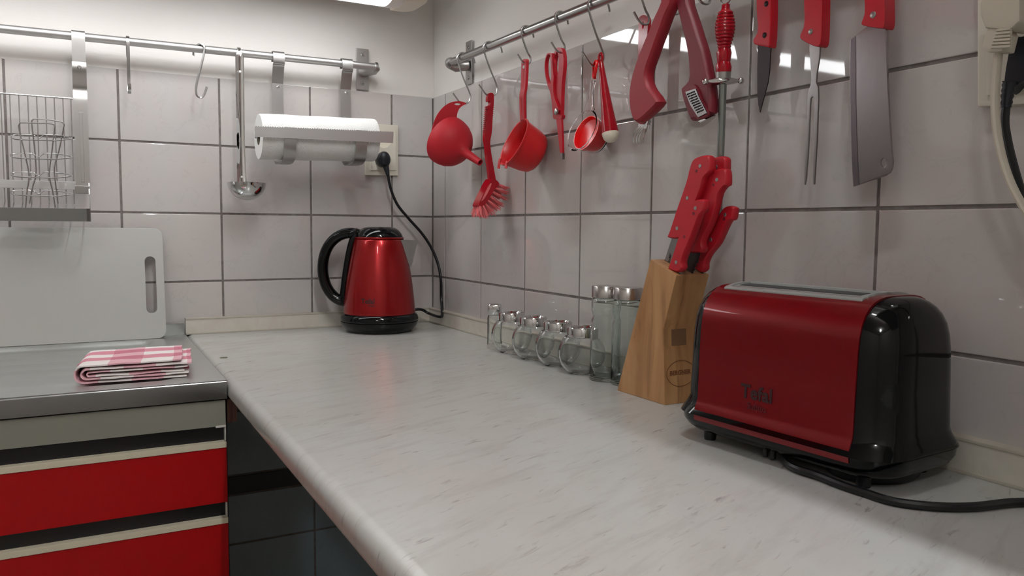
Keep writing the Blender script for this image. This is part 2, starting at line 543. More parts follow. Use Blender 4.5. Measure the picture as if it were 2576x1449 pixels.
# upstands: bar with a small lip at top and bottom
def upstand(name, label, a, b, nrm):
    A, B, nn = Vector(a), Vector(b), Vector(nrm)
    def bar(z0, z1, t0, t1, m, nm, parent=None):
        q = [(t0, z0), (t1, z0), (t1, z1), (t0, z1)]
        return G().loft([[tuple(P + nn * t + Vector((0, 0, z - ZC))) for t, z in q] for P in (A, B)]).build(nm, m, parent, bevel=0.0008)
    u = bar(ZC, -0.2365, 0.0, 0.0165, M['upstand'], name)
    tag(u, label, 'splashback strip')
    bar(ZC, ZC + 0.0035, 0.0163, 0.0190, M['lip'], 'lower_lip', u)
    bar(-0.2380, -0.2345, 0.0, 0.0175, M['lip'], 'upper_lip', u)
    return u
upstand('upstand', 'cream marbled upstand strip along the foot of the back wall behind the kettle', (-0.603, 0.0, ZC), (-0.0165, 0.0, ZC), (0, -1, 0))
upstand('upstand', 'cream marbled upstand strip along the foot of the right wall behind jars and toaster', (0.0, -2.5, ZC), (0.0, 0.0, ZC), (-1, 0, 0))

# ------------------------------------------------------------------ sink unit
t = thing('sink_top', 'brushed stainless steel sink drainer top with recessed ribbed tray left of the worktop', 'sink', (-1.1, -0.3, ZC - 0.03))
g = G()
nx, ny = 150, 90
X0, X1, Y0, Y1 = -1.60, -0.6045, -0.600, -0.02
def sst(x): x = max(0.0, min(1.0, x)); return x * x * (3 - 2 * x)
def drain(x, y):
    rx0, rx1, ry0, ry1, rc = -1.55, -0.672, -0.560, -0.075, 0.03
    dx = max(rx0 + rc - x, x - (rx1 - rc)); dy = max(ry0 + rc - y, y - (ry1 - rc))
    d = (sqrt(max(dx, 0) ** 2 + max(dy, 0) ** 2) + min(max(dx, dy), 0)) - rc      # <0 inside
    z = -0.0085 * sst(-d / 0.016)
    if d < -0.03:
        u = (y - ry0) / 0.075
        f = sst((-d - 0.03) / 0.02)
        z += f * 0.0026 * (0.5 + 0.5 * cos(2 * pi * u)) ** 3
    return z
for j in range(ny + 1):
    for i in range(nx + 1):
        x = X0 + (X1 - X0) * i / nx; y = Y0 + (Y1 - Y0) * j / ny
        g.v.append((x, y, ZC + 0.001 + drain(x, y)))
for j in range(ny):
    for i in range(nx):
        a = j * (nx + 1) + i
        g.f.append((a, a + 1, a + nx + 2, a + nx + 1))
g.build('drainer', M['sink'], t, angle=60)
g = G()
pr = [(-0.596, ZC + 0.001), (-0.6, ZC + 0.0008), (-0.6018, ZC - 0.001), (-0.6022, ZC - 0.003), (-0.6022, ZC - 0.0285), (-0.600, ZC - 0.0285), (-0.598, ZC - 0.004)]
g.loft([[(x, y, z) for y, z in pr] for x in (X0, X1)])
g.build('front_rim', M['sink_edge'], t, angle=45)
G().box((X1 - 0.001, -0.6, ZC - 0.0285), (X1 + 0.0004, -0.02, ZC + 0.0008)).build('side_rim', M['sink_edge'], t, smooth=False)
G().box((X0, -0.022, ZC - 0.01), (-0.607, -0.0195, -0.2445)).build('back_rim', M['sink_edge'], t, bevel=0.0006)

t = thing('drawer_cabinet', 'base cabinet under the sink with red drawer fronts and black grip recesses', 'cabinet', (-1.1, -0.3, ZF))
G().box((X0, -0.575, ZF + 0.1), (-0.6085, -0.02, ZC - 0.0295)).build('carcass', M['cab_side'], t, smooth=False)
G().box((X0, -0.5, ZF), (-0.61, -0.04, ZF + 0.1)).build('plinth', M['cab_black'], t, smooth=False)
G().box((X0, -0.598, -0.3440), (-0.6065, -0.575, -0.3020)).build('top_panel', M['cab_grey'], t, bevel=0.0008)
G().box((-0.622, -0.600, -0.3455), (-0.6068, -0.597, -0.3425)).build('panel_end_tab', M['cab_side'], t, bevel=0.0004)
z = -0.344
for k in range(4):
    zr, zc_, zb = z - 0.0248, z - 0.0343, z - 0.1235
    G().box((X0, -0.588, zr), (-0.6085, -0.575, z)).build('grip_recess', M['cab_black'], t, smooth=False)
    G().box((-0.6085, -0.598, zr + 0.001), (-0.6067, -0.575, z - 0.001)).build('side_edge', M['cab_side'], t, smooth=False)
    d = G().box((X0, -0.6, zb), (-0.6062, -0.58, zc_ + 0.0002)).build('drawer_front', M['cab_red'], t, bevel=0.001)
    G().box((X0, -0.6015, zc_), (-0.6062, -0.582, zr)).build('edge_strip', M['cab_cream'], d, bevel=0.001)
    z = zb if k else zb
    if k == 3: break
b = G().box((-0.6035, -0.590, -0.342), (-0.5955, -0.40, -0.303)).box((-0.5955, -0.588, -0.3415), (-0.5875, -0.40, -0.303))
tag(b.build('batten', M['brown_wood'], None, bevel=0.001), 'short dark brown wooden batten tucked under the worktop corner beside the sink cabinet', 'batten')
b = G().box((-0.56, -2.5, ZF), (-0.02, -2.46, ZC - 0.031))
tag(b.build('support_panel', M['cab_side'], None, bevel=0.001), 'white panel holding up the far end of the worktop', 'panel')

# ------------------------------------------------------------------ cupboard and lamp above
t = thing('wall_cupboard', 'white wall cupboard above the strip lamp, above the picture edge', 'cupboard', (-0.8, -0.18, 0.585))
G().box((-1.6, -0.415, 0.585), (-0.1, 0.0, 1.15)).build('carcass', M['cab_side'], t, smooth=False)
for k in range(3):
    G().box((-1.598 + 0.5 * k, -0.433, 0.587), (-1.102 + 0.5 * k, -0.416, 1.148)).build('door', M['cab_red'], t, bevel=0.0015)
t = thing('strip_lamp', 'lit fluorescent strip lamp in a white housing under the cupboard at the top edge', 'lamp', (-0.8, -0.2, 0.46))
LX0, LX1 = -1.36, -0.193
LY, LZ = -0.198, 0.4790
g = G().box((LX0 - 0.02, -0.250, LZ), (-0.155, -0.136, 0.585))
g.box((LX0 - 0.02, -0.1480, 0.4740), (-0.155, -0.1340, LZ + 0.0005))
g.build('housing', M['lamp_white'], t, bevel=0.002)
g = G(); pr = []
for i in range(17):
    a = pi + pi * i / 16
    pr.append((LY + 0.046 * cos(a), LZ + 0.0165 * sin(a)))
g.loft([[(x, y, z) for y, z in pr] for x in (LX0, LX1)])
g.build('lit_diffuser', M['tube'], t, angle=60)
g = G().loft([[(x, LY + (y - LY) * s, z) for y, z in pr] for x, s in ((LX1 + 0.0005, 1.0), (-0.170, 1.0), (-0.163, 0.9))])
g.build('diffuser_end', M['lamp_white'], t, angle=60)
rings = []
for x, s in ((-0.1640, 1.0), (-0.150, 1.0), (-0.133, 0.97), (-0.119, 0.88), (-0.111, 0.70)):
    rings.append([(x, -0.1930 + sx_ * 0.0610 * s, 0.4850 + sz_ * (0.0195 if sz_ < 0 else 0.100) * (s if sz_ < 0 else 1)) for sx_, sz_ in
                  ((-1, -0.3), (-0.93, -0.7), (-0.7, -1), (0.6, -1), (0.95, -0.8), (1, -0.3), (1, 1), (-1, 1))])
G().loft(rings).build('end_cap', M['lamp_cream'], t, bevel=0.002)
# wall cupboard over the toaster and ceiling tube, both above the picture
t = thing('wall_cupboard', 'white wall cupboard on the right wall above the toaster, above the picture edge', 'cupboard', (-0.18, -2.0, 0.47))
G().box((-0.342, -2.5, 0.47), (0.0, -1.48, 1.15)).build('carcass', M['cab_side'], t, smooth=False)
for k in range(3):
    G().box((-0.36, -2.498 + 0.34 * k, 0.472), (-0.343, -2.162 + 0.34 * k, 1.148)).build('door', M['cab_red'], t, bevel=0.0015)
t = thing('ceiling_lamp', 'slim lit tube lamp on the kitchen ceiling, above the picture', 'lamp', (-0.51, -1.9, ZCE - 0.08))
G().box((-0.545, -2.55, ZCE - 0.04), (-0.475, -1.25, ZCE)).build('housing', M['lamp_white'], t, bevel=0.004)
G().tube([(-0.51, -2.5, ZCE - 0.060), (-0.51, -1.3, ZCE - 0.060)], 0.016, 16).build('tube', M['bulb'], t)
t2 = thing('fill_globe', 'round lit globe added as fill light on the ceiling behind the viewer', 'lamp', (-1.6, -2.9, ZCE - 0.2))  # unseen globe added to fill the dark under the worktop
G().lathe([(0.05, 0.2), (0.05, 0.17), (0.03, 0.165)], 32, loc=(-1.6, -2.9, ZCE - 0.2)).build('canopy', M['lamp_white'], t2)
G().lathe([(0.09 * sin(a), 0.09 - 0.09 * cos(a)) for a in [i * pi / 16 for i in range(0, 17)]], 32, loc=(-1.6, -2.9, ZCE - 0.2)).build('globe', M['globe'], t2)
for y in (-2.52, -1.28):
    G().box((-0.528, y - 0.02, ZCE - 0.08), (-0.492, y + 0.02, ZCE - 0.04)).build('end_cap', M['lamp_white'], t, bevel=0.003)

# ------------------------------------------------------------------ rails
def rail(name, label, p0, p1, wall_axis, pc, d):
    """p0: visible end, tube runs to p1; pc: bracket position; wall_axis: direction from the tube to the wall"""
    t = thing(name, label, 'rail', pc)
    P0, P1, W = Vector(p0), Vector(p1), Vector(wall_axis)
    G().tube([P0, P1], 0.0085, 24).build('bar', M['steel' if abs((P1 - P0).x) > abs((P1 - P0).y) else 'wire'], t, angle=50)
    along = (P1 - P0).normalized()
    c = Vector(pc)
    a = c + W * (d - 0.0005)
    # wall plate with two screws
    q = []
    for sgn in (1, -1):
        q.append([tuple(a + along * (0.0155 * sgn) + Vector((0, 0, z)) - W * h) for z in (-0.0495, 0.0495) for h in ((0.0, 0.003) if z < 0 else (0.003, 0.0))])
    pl = G().loft(q).build('wall_plate', M['steel_v'], t, bevel=0.0008)
    for z in (-0.034, 0.034):
        s = G().lathe([(0.0042, 0), (0.0042, 0.0012), (0.0030, 0.0022)], 14, axis_matrix(-W), tuple(a - W * 0.003 + Vector((0, 0, z))), cap1=True)
        s = s.build('screw', M['wire'], pl)
        G().lathe([(0.0012, 0), (0.0012, 0.0004)], 6, axis_matrix(-W), tuple(a - W * 0.0050 + Vector((0, 0, z)))).build('socket', M['dark_hole'], t)
    # holder: tapering arm from the plate to the tube, round end disc
    rings = []
    for k, (h, hz, w) in enumerate(((0.003, 0.010, 0.012), (d * 0.45, 0.012, 0.011), (d - 0.012, 0.0145, 0.010), (d + 0.004, 0.0145, 0.009))):
        rings.append([tuple(a - W * h + along * (w * sx_) + Vector((0, 0, hz * sz_ - 0.002))) for sx_, sz_ in ((-1, -0.7), (-0.8, -1), (0.8, -1), (1, -0.7), (1, 0.7), (0.8, 1), (-0.8, 1), (-1, 0.7))])
    return t, a, along, W, P0, rings

t, a, al, W, P0, rings = rail('utensil_rail', 'thin steel rail across the back wall carrying shelf, ladle and paper holder',
    (-0.1715, -0.045, 0.35682), (-1.46, -0.045, 0.34879), (0, 1, 0), (-0.187, -0.045, 0.3565), 0.045)
g = G()
cc = Vector(P0)
rg = []
for h, s in ((0.001, 0.55), (0.012, 0.8), (0.026, 1.0), (0.045, 1.05)):
    pass
# holder arm: from plate forward and sideways to the closed end socket
g.tube([tuple(a + Vector((0.0, -0.003, -0.006))), tuple(a + Vector((0.006, -0.02, -0.008))), tuple(cc + Vector((0.003, 0.012, -0.007))), tuple(cc + Vector((0.006, 0.0, -0.002)))], [0.012, 0.011, 0.010, 0.009], 12)
g.build('arm', M['steel_v'], t, angle=50)
G().tube([tuple(cc + Vector((0.0, 0, -0.001))), tuple(cc + Vector((0.007, 0, -0.001)))], 0.0125, 24).build('end_disc', M['steel_v'], t, bevel=0.001)

t, a, al, W, P0, rings = rail('utensil_rail', 'steel rail rising toward the viewer on the right wall carrying red utensils',
    (-0.042, -0.20714, 0.35236), (-0.042, -1.75, 0.33289), (1, 0, 0), (-0.042, -0.2185, 0.3535), 0.042)
cc = Vector(P0)
g = G()
g.tube([tuple(a + Vector((-0.003, 0, -0.006))), tuple(a + Vector((-0.018, 0.004, -0.008))), tuple(cc + Vector((0.014, 0.004, -0.008))), tuple(cc + Vector((0.0, 0.004, -0.004)))], [0.012, 0.0125, 0.012, 0.011], 12)
g.build('arm', M['steel_v'], t, angle=50)
G().tube([tuple(cc + Vector((0, 0.007, -0.001))), tuple(cc + Vector((0, 0.0, -0.001)))], 0.013, 24).build('end_disc', M['steel_v'], t, bevel=0.001)

def rail_z(y):   # height of the right rail's axis at y
    (ax, ay, az), (bx, by, bz) = (-0.042, -0.20714, 0.35236), (-0.042, -1.75, 0.33289)
    return az + (bz - az) * (y - ay) / (by - ay)

# ------------------------------------------------------------------ S hooks on the right rail
def s_hook(kind, y, label, cat='hook', yaw=0.0):
    z0 = rail_z(y)
    if kind == 'large':
        p = [(-0.0095, -0.0080), (-0.0135, 0.0040), (-0.0260, 0.0105), (-0.0430, 0.0108), (-0.0525, 0.0030), (-0.0525, -0.0080),
             (-0.0400, -0.0400), (-0.0250, -0.0700), (-0.0205, -0.0830), (-0.0245, -0.0945), (-0.0355, -0.1010), (-0.0470, -0.0975), (-0.0560, -0.0880), (-0.0635, -0.0790)]
    else:
        p = [(-0.0250, -0.0090), (-0.0280, 0.0030), (-0.0340, 0.0098), (-0.0430, 0.0110), (-0.0505, 0.0070), (-0.0528, -0.0020), (-0.0500, -0.0120),
             (-0.0390, -0.0370), (-0.0320, -0.0470), (-0.0330, -0.0570), (-0.0410, -0.0600), (-0.0500, -0.0560), (-0.0600, -0.0440)]
    pts = crom([(x, 0.0, z) for x, z in p], 5, closed=False)
    pts = [(x + 0.0, y + (x + 0.042) * yaw, z0 + z) for x, _, z in pts]
    o = G().tube(pts, 0.00185, 8).build('s_hook', M['wire'])
    return tag(o, label, 'hook', 'wire S hooks on the right rail')
hooks = [('large', -0.2658, 'wire S hook holding the red funnel, nearest the room corner'),
         ('large', -0.3977, 'wire S hook holding the red dish brush'),
         ('small', -0.5572, 'small wire S hook holding the red handled cup strainer'),
         ('small', -0.6799, 'small wire S hook holding the red scissors'),
         ('large', -0.7849, 'wire S hook holding the measuring cup and cream tipped tool'),
         ('small', -0.9185, 'small wire S hook holding the red fork'),
         ('small', -0.990, 'small wire S hook above the two red nylon tools'),
         ('small', -1.052, 'wire S hook at the ring of the sharpening steel'),
         ('small', -1.164, 'wire S hook above the small kitchen knife'),
         ('small', -1.245, 'wire S hook above the carving fork'),
         ('small', -1.345, 'wire S hook above the cleaver')]
for h in hooks: s_hook(*h)

# ------------------------------------------------------------------ funnel
t = thing('funnel', 'bright red plastic funnel with curved hanging tab on the corner hook', 'funnel', (-0.07, -0.262, 0.10))
fc, fa = Vector((-0.072, -0.26672, 0.1633)), Vector((0.30, -0.84, -0.46)).normalized()
mt = axis_matrix(fa)
outer = [(0.0560, -0.010), (0.0555, 0.0), (0.0530, 0.012), (0.0475, 0.024), (0.0385, 0.035), (0.026, 0.044), (0.0155, 0.050), (0.0110, 0.056), (0.0095, 0.066), (0.0070, 0.108)]
inner = [(r - 0.0016, z - 0.001) for r, z in outer][::-1]
inner[0] = (0.0054, 0.108)
g = G().lathe(outer + inner, 48, mt, tuple(fc), cap0=False, cap1=False)
n = 48; k = len(outer) * 2
g.f += [((k - 1) * n + j, (k - 1) * n + (j + 1) % n, (j + 1) % n, j) for j in range(n)]
g.build('cone', M['red_funnel'], t, angle=60)
tab = crom([(-0.11697, 0.17241), (-0.1132, 0.19873), (-0.10371, 0.22113), (-0.08843, 0.23972), (-0.0711, 0.25072), (-0.05359, 0.25478), (-0.03985, 0.25415), (-0.03293, 0.25119), (-0.04179, 0.24606), (-0.0506, 0.23831), (-0.05546, 0.22649), (-0.05737, 0.21402), (-0.06609, 0.19316), (-0.09024, 0.17406)], 3)
hole = [(-0.04672, 0.24875), (-0.04776, 0.24752), (-0.05063, 0.24645), (-0.05454, 0.24583), (-0.05845, 0.24582), (-0.06131, 0.24643), (-0.06235, 0.24748), (-0.06131, 0.24871), (-0.05846, 0.24978), (-0.05456, 0.2504), (-0.05064, 0.25041), (-0.04777, 0.24981)]
G().slab(tab, [hole], 0.0022, ony(-0.2700)).build('hanging_tab', M['red_funnel'], t, angle=40)

# ------------------------------------------------------------------ dish brush
Y = -0.398
t = thing('dish_brush', 'red dish washing brush with ribbed handle and pink bristles', 'brush', (-0.04, Y, 0.0))
hd = crom([(-0.04473, 0.25183), (-0.03818, 0.25587), (-0.03155, 0.25297), (-0.03118, 0.23327), (-0.03285, 0.21957), (-0.0344, 0.19035), (-0.03602, 0.1708), (-0.03899, 0.1531), (-0.03663, 0.13179), (-0.03042, 0.10078), (-0.02464, 0.07349), (-0.02346, 0.06565), (-0.03569, 0.06229), (-0.03975, 0.07295), (-0.0421, 0.09245), (-0.0467, 0.12152), (-0.0495, 0.14666), (-0.05221, 0.15815), (-0.05184, 0.1698), (-0.04893, 0.19322), (-0.0469, 0.21656), (-0.04522, 0.22827), (-0.04085, 0.22959), (-0.03957, 0.23549), (-0.04178, 0.2382), (-0.04573, 0.23787)], 3)
G().slab(hd, [], 0.010, ony(Y)).build('handle', M['red_gloss'], t, bevel=0.0016)
rb = G()
for k in range(14):
    f = k / 13
    (ax, az), (bx, bz) = [(-0.03972, 0.22581), (-0.04398, 0.17418)]
    cx, cz = ax + (bx - ax) * f, az + (bz - az) * f
    rb.tube([(cx - 0.0085, Y, cz + 0.0004), (cx + 0.0085, Y, cz - 0.0004)], 0.0012, 6, ry=0.0062)
rb.build('grip_ribs', M['red_gloss'], t)
hp = crom([(-0.03691, 0.07796), (-0.02349, 0.06959), (-0.02345, 0.06367), (-0.03559, 0.04951), (-0.04656, 0.03349), (-0.05748, 0.02049), (-0.07016, 0.01847), (-0.06631, 0.03106), (-0.05548, 0.05089), (-0.04678, 0.06683)], 3)
h = G().slab(hp, [], 0.030, ony(Y)).build('head', M['red_gloss'], t, bevel=0.004)
hl = crom([(-0.04281, 0.06696), (-0.04058, 0.06508), (-0.04667, 0.05115), (-0.05539, 0.03719), (-0.06149, 0.03019), (-0.06368, 0.03014), (-0.05762, 0.04301), (-0.04893, 0.05892)], 3)
G().slab(hl, [], 0.0305, ony(Y)).build('head_inlay', mat('pale_red_inlay', (222, 110, 112), 0.4), h, bevel=0.001)
br = G()
base = [(-0.02234, 0.0647), (-0.03076, 0.05753), (-0.0367, 0.04948), (-0.04328, 0.03947), (-0.04764, 0.03052), (-0.05311, 0.02352), (-0.05968, 0.02103), (-0.06624, 0.01972)]
tips = [(-0.00316, 0.05739), (-0.00376, 0.04745), (-0.00591, 0.03547), (-0.01526, 0.02037), (-0.02416, 0.01128), (-0.03413, 0.00122), (-0.05028, -0.00434), (-0.0683, -0.00185)]
random.seed(3)
for (bx, bz), (tx, tz) in zip(base, tips):
    for r in range(5):
        yy = Y - 0.0125 + 0.00625 * r
        for q in range(7):
            j = lambda s: random.uniform(-s, s)
            s0 = Vector((bx - (tx - bx) * 0.1 + j(0.0014), yy + j(0.001), bz - (tz - bz) * 0.1 + j(0.0014)))
            e = Vector((tx + j(0.0036), Y + (yy - Y) * 1.7 + j(0.0035), tz + j(0.0036)))
            br.tube([s0, (s0 + e) / 2 + Vector((j(.0006), j(.0006), j(.0006))), e], [0.0008, 0.0007, 0.0005], 4)
tag(br.build('bristles', M['pink_bristle'], t), kind='stuff')

# ------------------------------------------------------------------ cup strainer with long handle
Y = -0.557
t = thing('cup_strainer', 'red plastic deep cup with long grooved handle and two pegs on its rim', 'strainer', (-0.05, Y, 0.09))
ti = radians(25)
nrm = Vector((-cos(ti), 0.11, sin(ti))).normalized()
rc = Vector((-0.06624, -0.557, 0.13834))
mt = axis_matrix(-nrm)
R_ = 0.0475
outer = [(R_ + 0.0022, -0.001), (R_ + 0.0022, 0.0016), (R_, 0.002), (R_ - 0.002, 0.016), (R_ - 0.0045, 0.036), (R_ - 0.008, 0.049), (R_ - 0.015, 0.056), (0.0, 0.0575)]
inner = [(0.0, 0.0555), (R_ - 0.017, 0.054), (R_ - 0.010, 0.047), (R_ - 0.0065, 0.035), (R_ - 0.004, 0.016), (R_ - 0.002, 0.0), (R_ - 0.001, -0.001)]
g = G().lathe(outer + inner, 56, mt, tuple(rc), cap0=False, cap1=False)
k = len(outer) + len(inner); n = 56
g.f += [((k - 1) * n + j, (k - 1) * n + (j + 1) % n, (j + 1) % n, j) for j in range(n)]
g.build('cup', M['red_cup'], t, angle=50)
topr = rc + Vector((sin(ti), 0, cos(ti))) * R_
hp = [(-0.04329, 0.29659), (-0.0435, 0.28088), (-0.04405, 0.26098), (-0.04537, 0.24097), (-0.04789, 0.22416)]      # handle centre line (x, z) from the top down
cl = crom([(x, z) for x, z in hp] + [(topr.x, topr.z)], 6, closed=False)
n = len(cl); rings = []
for i, (x, z) in enumerate(cl):
    f = i / (n - 1)
    w = 0.0115 + 0.0 * f if f > 0.08 else 0.0115 * sqrt(max(0.02, 1 - ((0.08 - f) / 0.08) ** 2))
    w *= 1.0 - 0.18 * f
    d = Vector((cl[min(i + 1, n - 1)][0] - cl[max(i - 1, 0)][0], 0, cl[min(i + 1, n - 1)][1] - cl[max(i - 1, 0)][1])).normalized()
    q = Vector((d.z, 0, -d.x)); c = Vector((x, Y + 0.0, z))
    dp = 0.25 if 0.16 < f < 0.93 else 1.0
    rings.append([tuple(c + Vector((0, sy * w, 0)) + q * (sq * 0.0030)) for sy, sq in ((-1, -0.5), (-0.85, -1), (-0.28, -1), (-0.16, -dp), (0.16, -dp), (0.28, -1), (0.85, -1), (1, -0.5), (1, 0.5), (0.85, 1), (0.28, 1), (0.16, dp), (-0.16, dp), (-0.28, 1), (-0.85, 1), (-1, 0.5))])
G().loft(rings).build('handle', M['red_hang'], t, angle=40)
e = Vector((cl[2][0], Y, cl[2][1] - 0.011))
G().lathe([(0.0033, -0.0034), (0.0033, 0.0034)], 14, axis_matrix((1, 0, 0)), tuple(e)).build('hanging_hole', M['slot_grey'], t)
for yy in (0.028, -0.008):
    b0 = rc + Vector((-sin(ti), 0, -cos(ti))) * sqrt(R_ ** 2 - yy ** 2) + Vector((0, yy, 0))
    G().tube([tuple(b0 + Vector((0.001, 0, 0.004))), tuple(b0 + Vector((-0.001, 0, -0.004))), tuple(b0 + Vector((-0.002, 0, -0.015 if yy > 0 else -0.009)))], 0.0026, 8, ry=0.0034).build('peg', M['red_cup'], t)

# ------------------------------------------------------------------ scissors
t = thing('scissors', 'red plastic kitchen scissors hanging closed with one loop on a hook', 'scissors', (-0.035, -0.68, 0.11))
X = -0.036
oA = crom([(-0.6583, 0.29171), (-0.66477, 0.29701), (-0.6743, 0.29641), (-0.68324, 0.29163), (-0.68886, 0.2768), (-0.68879, 0.25691), (-0.68469, 0.23452), (-0.68318, 0.21314), (-0.68285, 0.19151), (-0.68261, 0.17758), (-0.68619, 0.1756), (-0.68283, 0.16901), (-0.6694, 0.17055), (-0.65726, 0.17274), (-0.65489, 0.18249), (-0.65523, 0.19349), (-0.66404, 0.2049), (-0.66052, 0.22576), (-0.65766, 0.24342), (-0.65302, 0.25985), (-0.65222, 0.28034)], 3)
hA = crom([(-0.66204, 0.28635), (-0.66614, 0.29024), (-0.67044, 0.28479), (-0.67254, 0.27204), (-0.67204, 0.25665), (-0.66836, 0.24872), (-0.66422, 0.24675), (-0.6602, 0.25083), (-0.65726, 0.25991), (-0.65747, 0.27628)], 3)
G().slab(oA, [hA], 0.0075, onx(X)).build('handle', M['red_hang'], t, bevel=0.0014)
oB = crom([(-0.63644, 0.28907), (-0.6441, 0.29205), (-0.65271, 0.29029), (-0.65735, 0.28677), (-0.65936, 0.26617), (-0.66346, 0.24679), (-0.66232, 0.23138), (-0.6649, 0.21226), (-0.67673, 0.19431), (-0.68141, 0.18518), (-0.67412, 0.17908), (-0.66199, 0.1829), (-0.65852, 0.20061), (-0.65194, 0.22038), (-0.64237, 0.23441), (-0.63319, 0.25485), (-0.63086, 0.27426)], 3)
hB = crom([(-0.63745, 0.28573), (-0.64354, 0.28964), (-0.65036, 0.2865), (-0.6525, 0.27361), (-0.6551, 0.2544), (-0.65506, 0.24345), (-0.65159, 0.23536), (-0.64602, 0.237), (-0.63834, 0.24768), (-0.63363, 0.2627), (-0.63361, 0.27694)], 3)
G().slab(oB, [hB], 0.0075, onx(X - 0.0045)).build('handle', M['red_hang'], t, bevel=0.0014)
bl = [(-0.66478, 0.17501), (-0.68273, 0.1729), (-0.68714, 0.13824), (-0.68933, 0.09835), (-0.68405, 0.09716), (-0.68019, 0.10919), (-0.67313, 0.14116)]
G().slab(bl, [], 0.0045, onx(X - 0.001)).build('blade', M['red_hang'], t, bevel=0.0008)
tp = [(-0.68049, 0.10917), (-0.68908, 0.1085), (-0.68936, 0.09726), (-0.68465, 0.09697)]
G().slab(tp, [], 0.005, onx(X - 0.001)).build('blade_tip', M['blade'], t)
(py, pz), = [(-0.6754, 0.18251)]
G().lathe([(0.0058, 0), (0.0058, 0.0024), (0.004, 0.0034)], 20, axis_matrix((-1, 0, 0)), (X - 0.0080, py, pz)).build('pivot', M['wire'], t)
tg = G()
for k in range(7):
    (cy, cz), = [[(-0.65691, 0.22472)][0]]
    cz2 = cz - 0.0028 * k
    tg.box((X - 0.004, cy - 0.0022, cz2), (X + 0.004, cy + 0.0016, cz2 + 0.0014))
tg.build('nutcracker_teeth', M['wire'], t)

# ------------------------------------------------------------------ measuring cup, red loop and cream-tipped tool
t = thing('measuring_cup', 'small clear plastic measuring cup with bright red base and looped clear handle', 'measuring cup', (-0.05, -0.772, 0.10))
ti = radians(20)
nrm = Vector((-cos(ti), -0.06, sin(ti))).normalized()
rc = Vector((-0.05193, -0.77, 0.13922)); mt = axis_matrix(-nrm)
R_ = 0.0365
o1 = [(R_ + 0.001, 0.0), (R_, 0.002), (R_ - 0.0035, 0.009), (R_ - 0.0050, 0.016), (R_ - 0.009, 0.033), (R_ - 0.013, 0.041), (0.0, 0.0425)]
i1 = [(0.0, 0.0412), (R_ - 0.0142, 0.0395), (R_ - 0.0103, 0.032), (R_ - 0.0063, 0.016), (R_ - 0.0050, 0.009), (R_ - 0.0018, 0.0)]
def shell(g, o, i, seg, mt, loc):
    b = len(g.v)
    g.lathe(o + i, seg, mt, loc, cap0=False, cap1=False)
    k = len(o) + len(i)
    g.f += [(b + (k - 1) * seg + j, b + (k - 1) * seg + (j + 1) % seg, b + (j + 1) % seg, b + j) for j in range(seg)]
    return g
shell(G(), o1, i1, 56, mt, tuple(rc)).build('cup', M['clear_plastic'], t, angle=50)
o2 = [(R_ - 0.0060, 0.0085), (R_ - 0.0070, 0.0155), (R_ - 0.0110, 0.0315), (R_ - 0.0150, 0.0385), (0.0, 0.0400)]
i2 = [(0.0, 0.0180), (R_ - 0.0190, 0.0178), (R_ - 0.0100, 0.0150), (R_ - 0.0075, 0.0085)]
shell(G(), o2, i2, 56, mt, tuple(rc)).build('red_base', M['red_translucent'], t, angle=50)
rt = rc + Vector((sin(ti), 0, cos(ti))) * R_
ring_c = Vector((-0.03321, -0.774, 0.22882))
for s in (1, -1):
    pa = [tuple(rt + Vector((-0.001, s * 0.0155, -0.003))), tuple(rt + Vector((0.001, s * 0.009, 0.008))), tuple(rt * 0.5 + ring_c * 0.5 + Vector((0, s * 0.0048, 0.0))), tuple(ring_c + Vector((0, s * 0.0060, -0.004)))]
    G().tube(crom(pa, 5, closed=False), 0.0016, 8).build('handle_rib', M['clear_plastic'], t)
web = [(ring_c.y + s * w, z) for s, w, z in ((1, 0.006, ring_c.z - 0.006), (1, 0.0048, (ring_c.z + rt.z) / 2), (1, 0.011, rt.z + 0.005), (1, 0.0155, rt.z - 0.002), (-1, 0.0155, rt.z - 0.002), (-1, 0.011, rt.z + 0.005), (-1, 0.0048, (ring_c.z + rt.z) / 2), (-1, 0.006, ring_c.z - 0.006))]
G().slab(web, [], 0.001, lambda a, b, h: (ring_c.x + (rt.x - ring_c.x) * (ring_c.z - b) / (ring_c.z - rt.z) + h, a, b)).build('handle_web', M['clear_plastic'], t)
G().tube([(ring_c.x, ring_c.y + 0.0075 * cos(a), ring_c.z + 0.0075 * sin(a)) for a in [i * pi / 12 for i in range(24)]], 0.0019, 8, closed=True).build('handle_ring', M['clear_plastic'], t)
# red loop joining ring and hook
lp = [(-0.79077, 0.25274), (-0.79668, 0.24781), (-0.7958, 0.23891), (-0.79146, 0.22926), (-0.78696, 0.22412), (-0.78099, 0.22835), (-0.77954, 0.23775), (-0.78164, 0.24654)]
pts = crom([(-0.0395 - 0.0035 * math.sin(i * 0.8), y, z) for i, (y, z) in enumerate(lp)], 4)
tag(G().tube(pts, 0.0014, 8, closed=True, ry=0.0026).build('hanging_loop', M['red_translucent']), 'thin bright red plastic loop linking the clear measuring cup to its hook', 'loop')

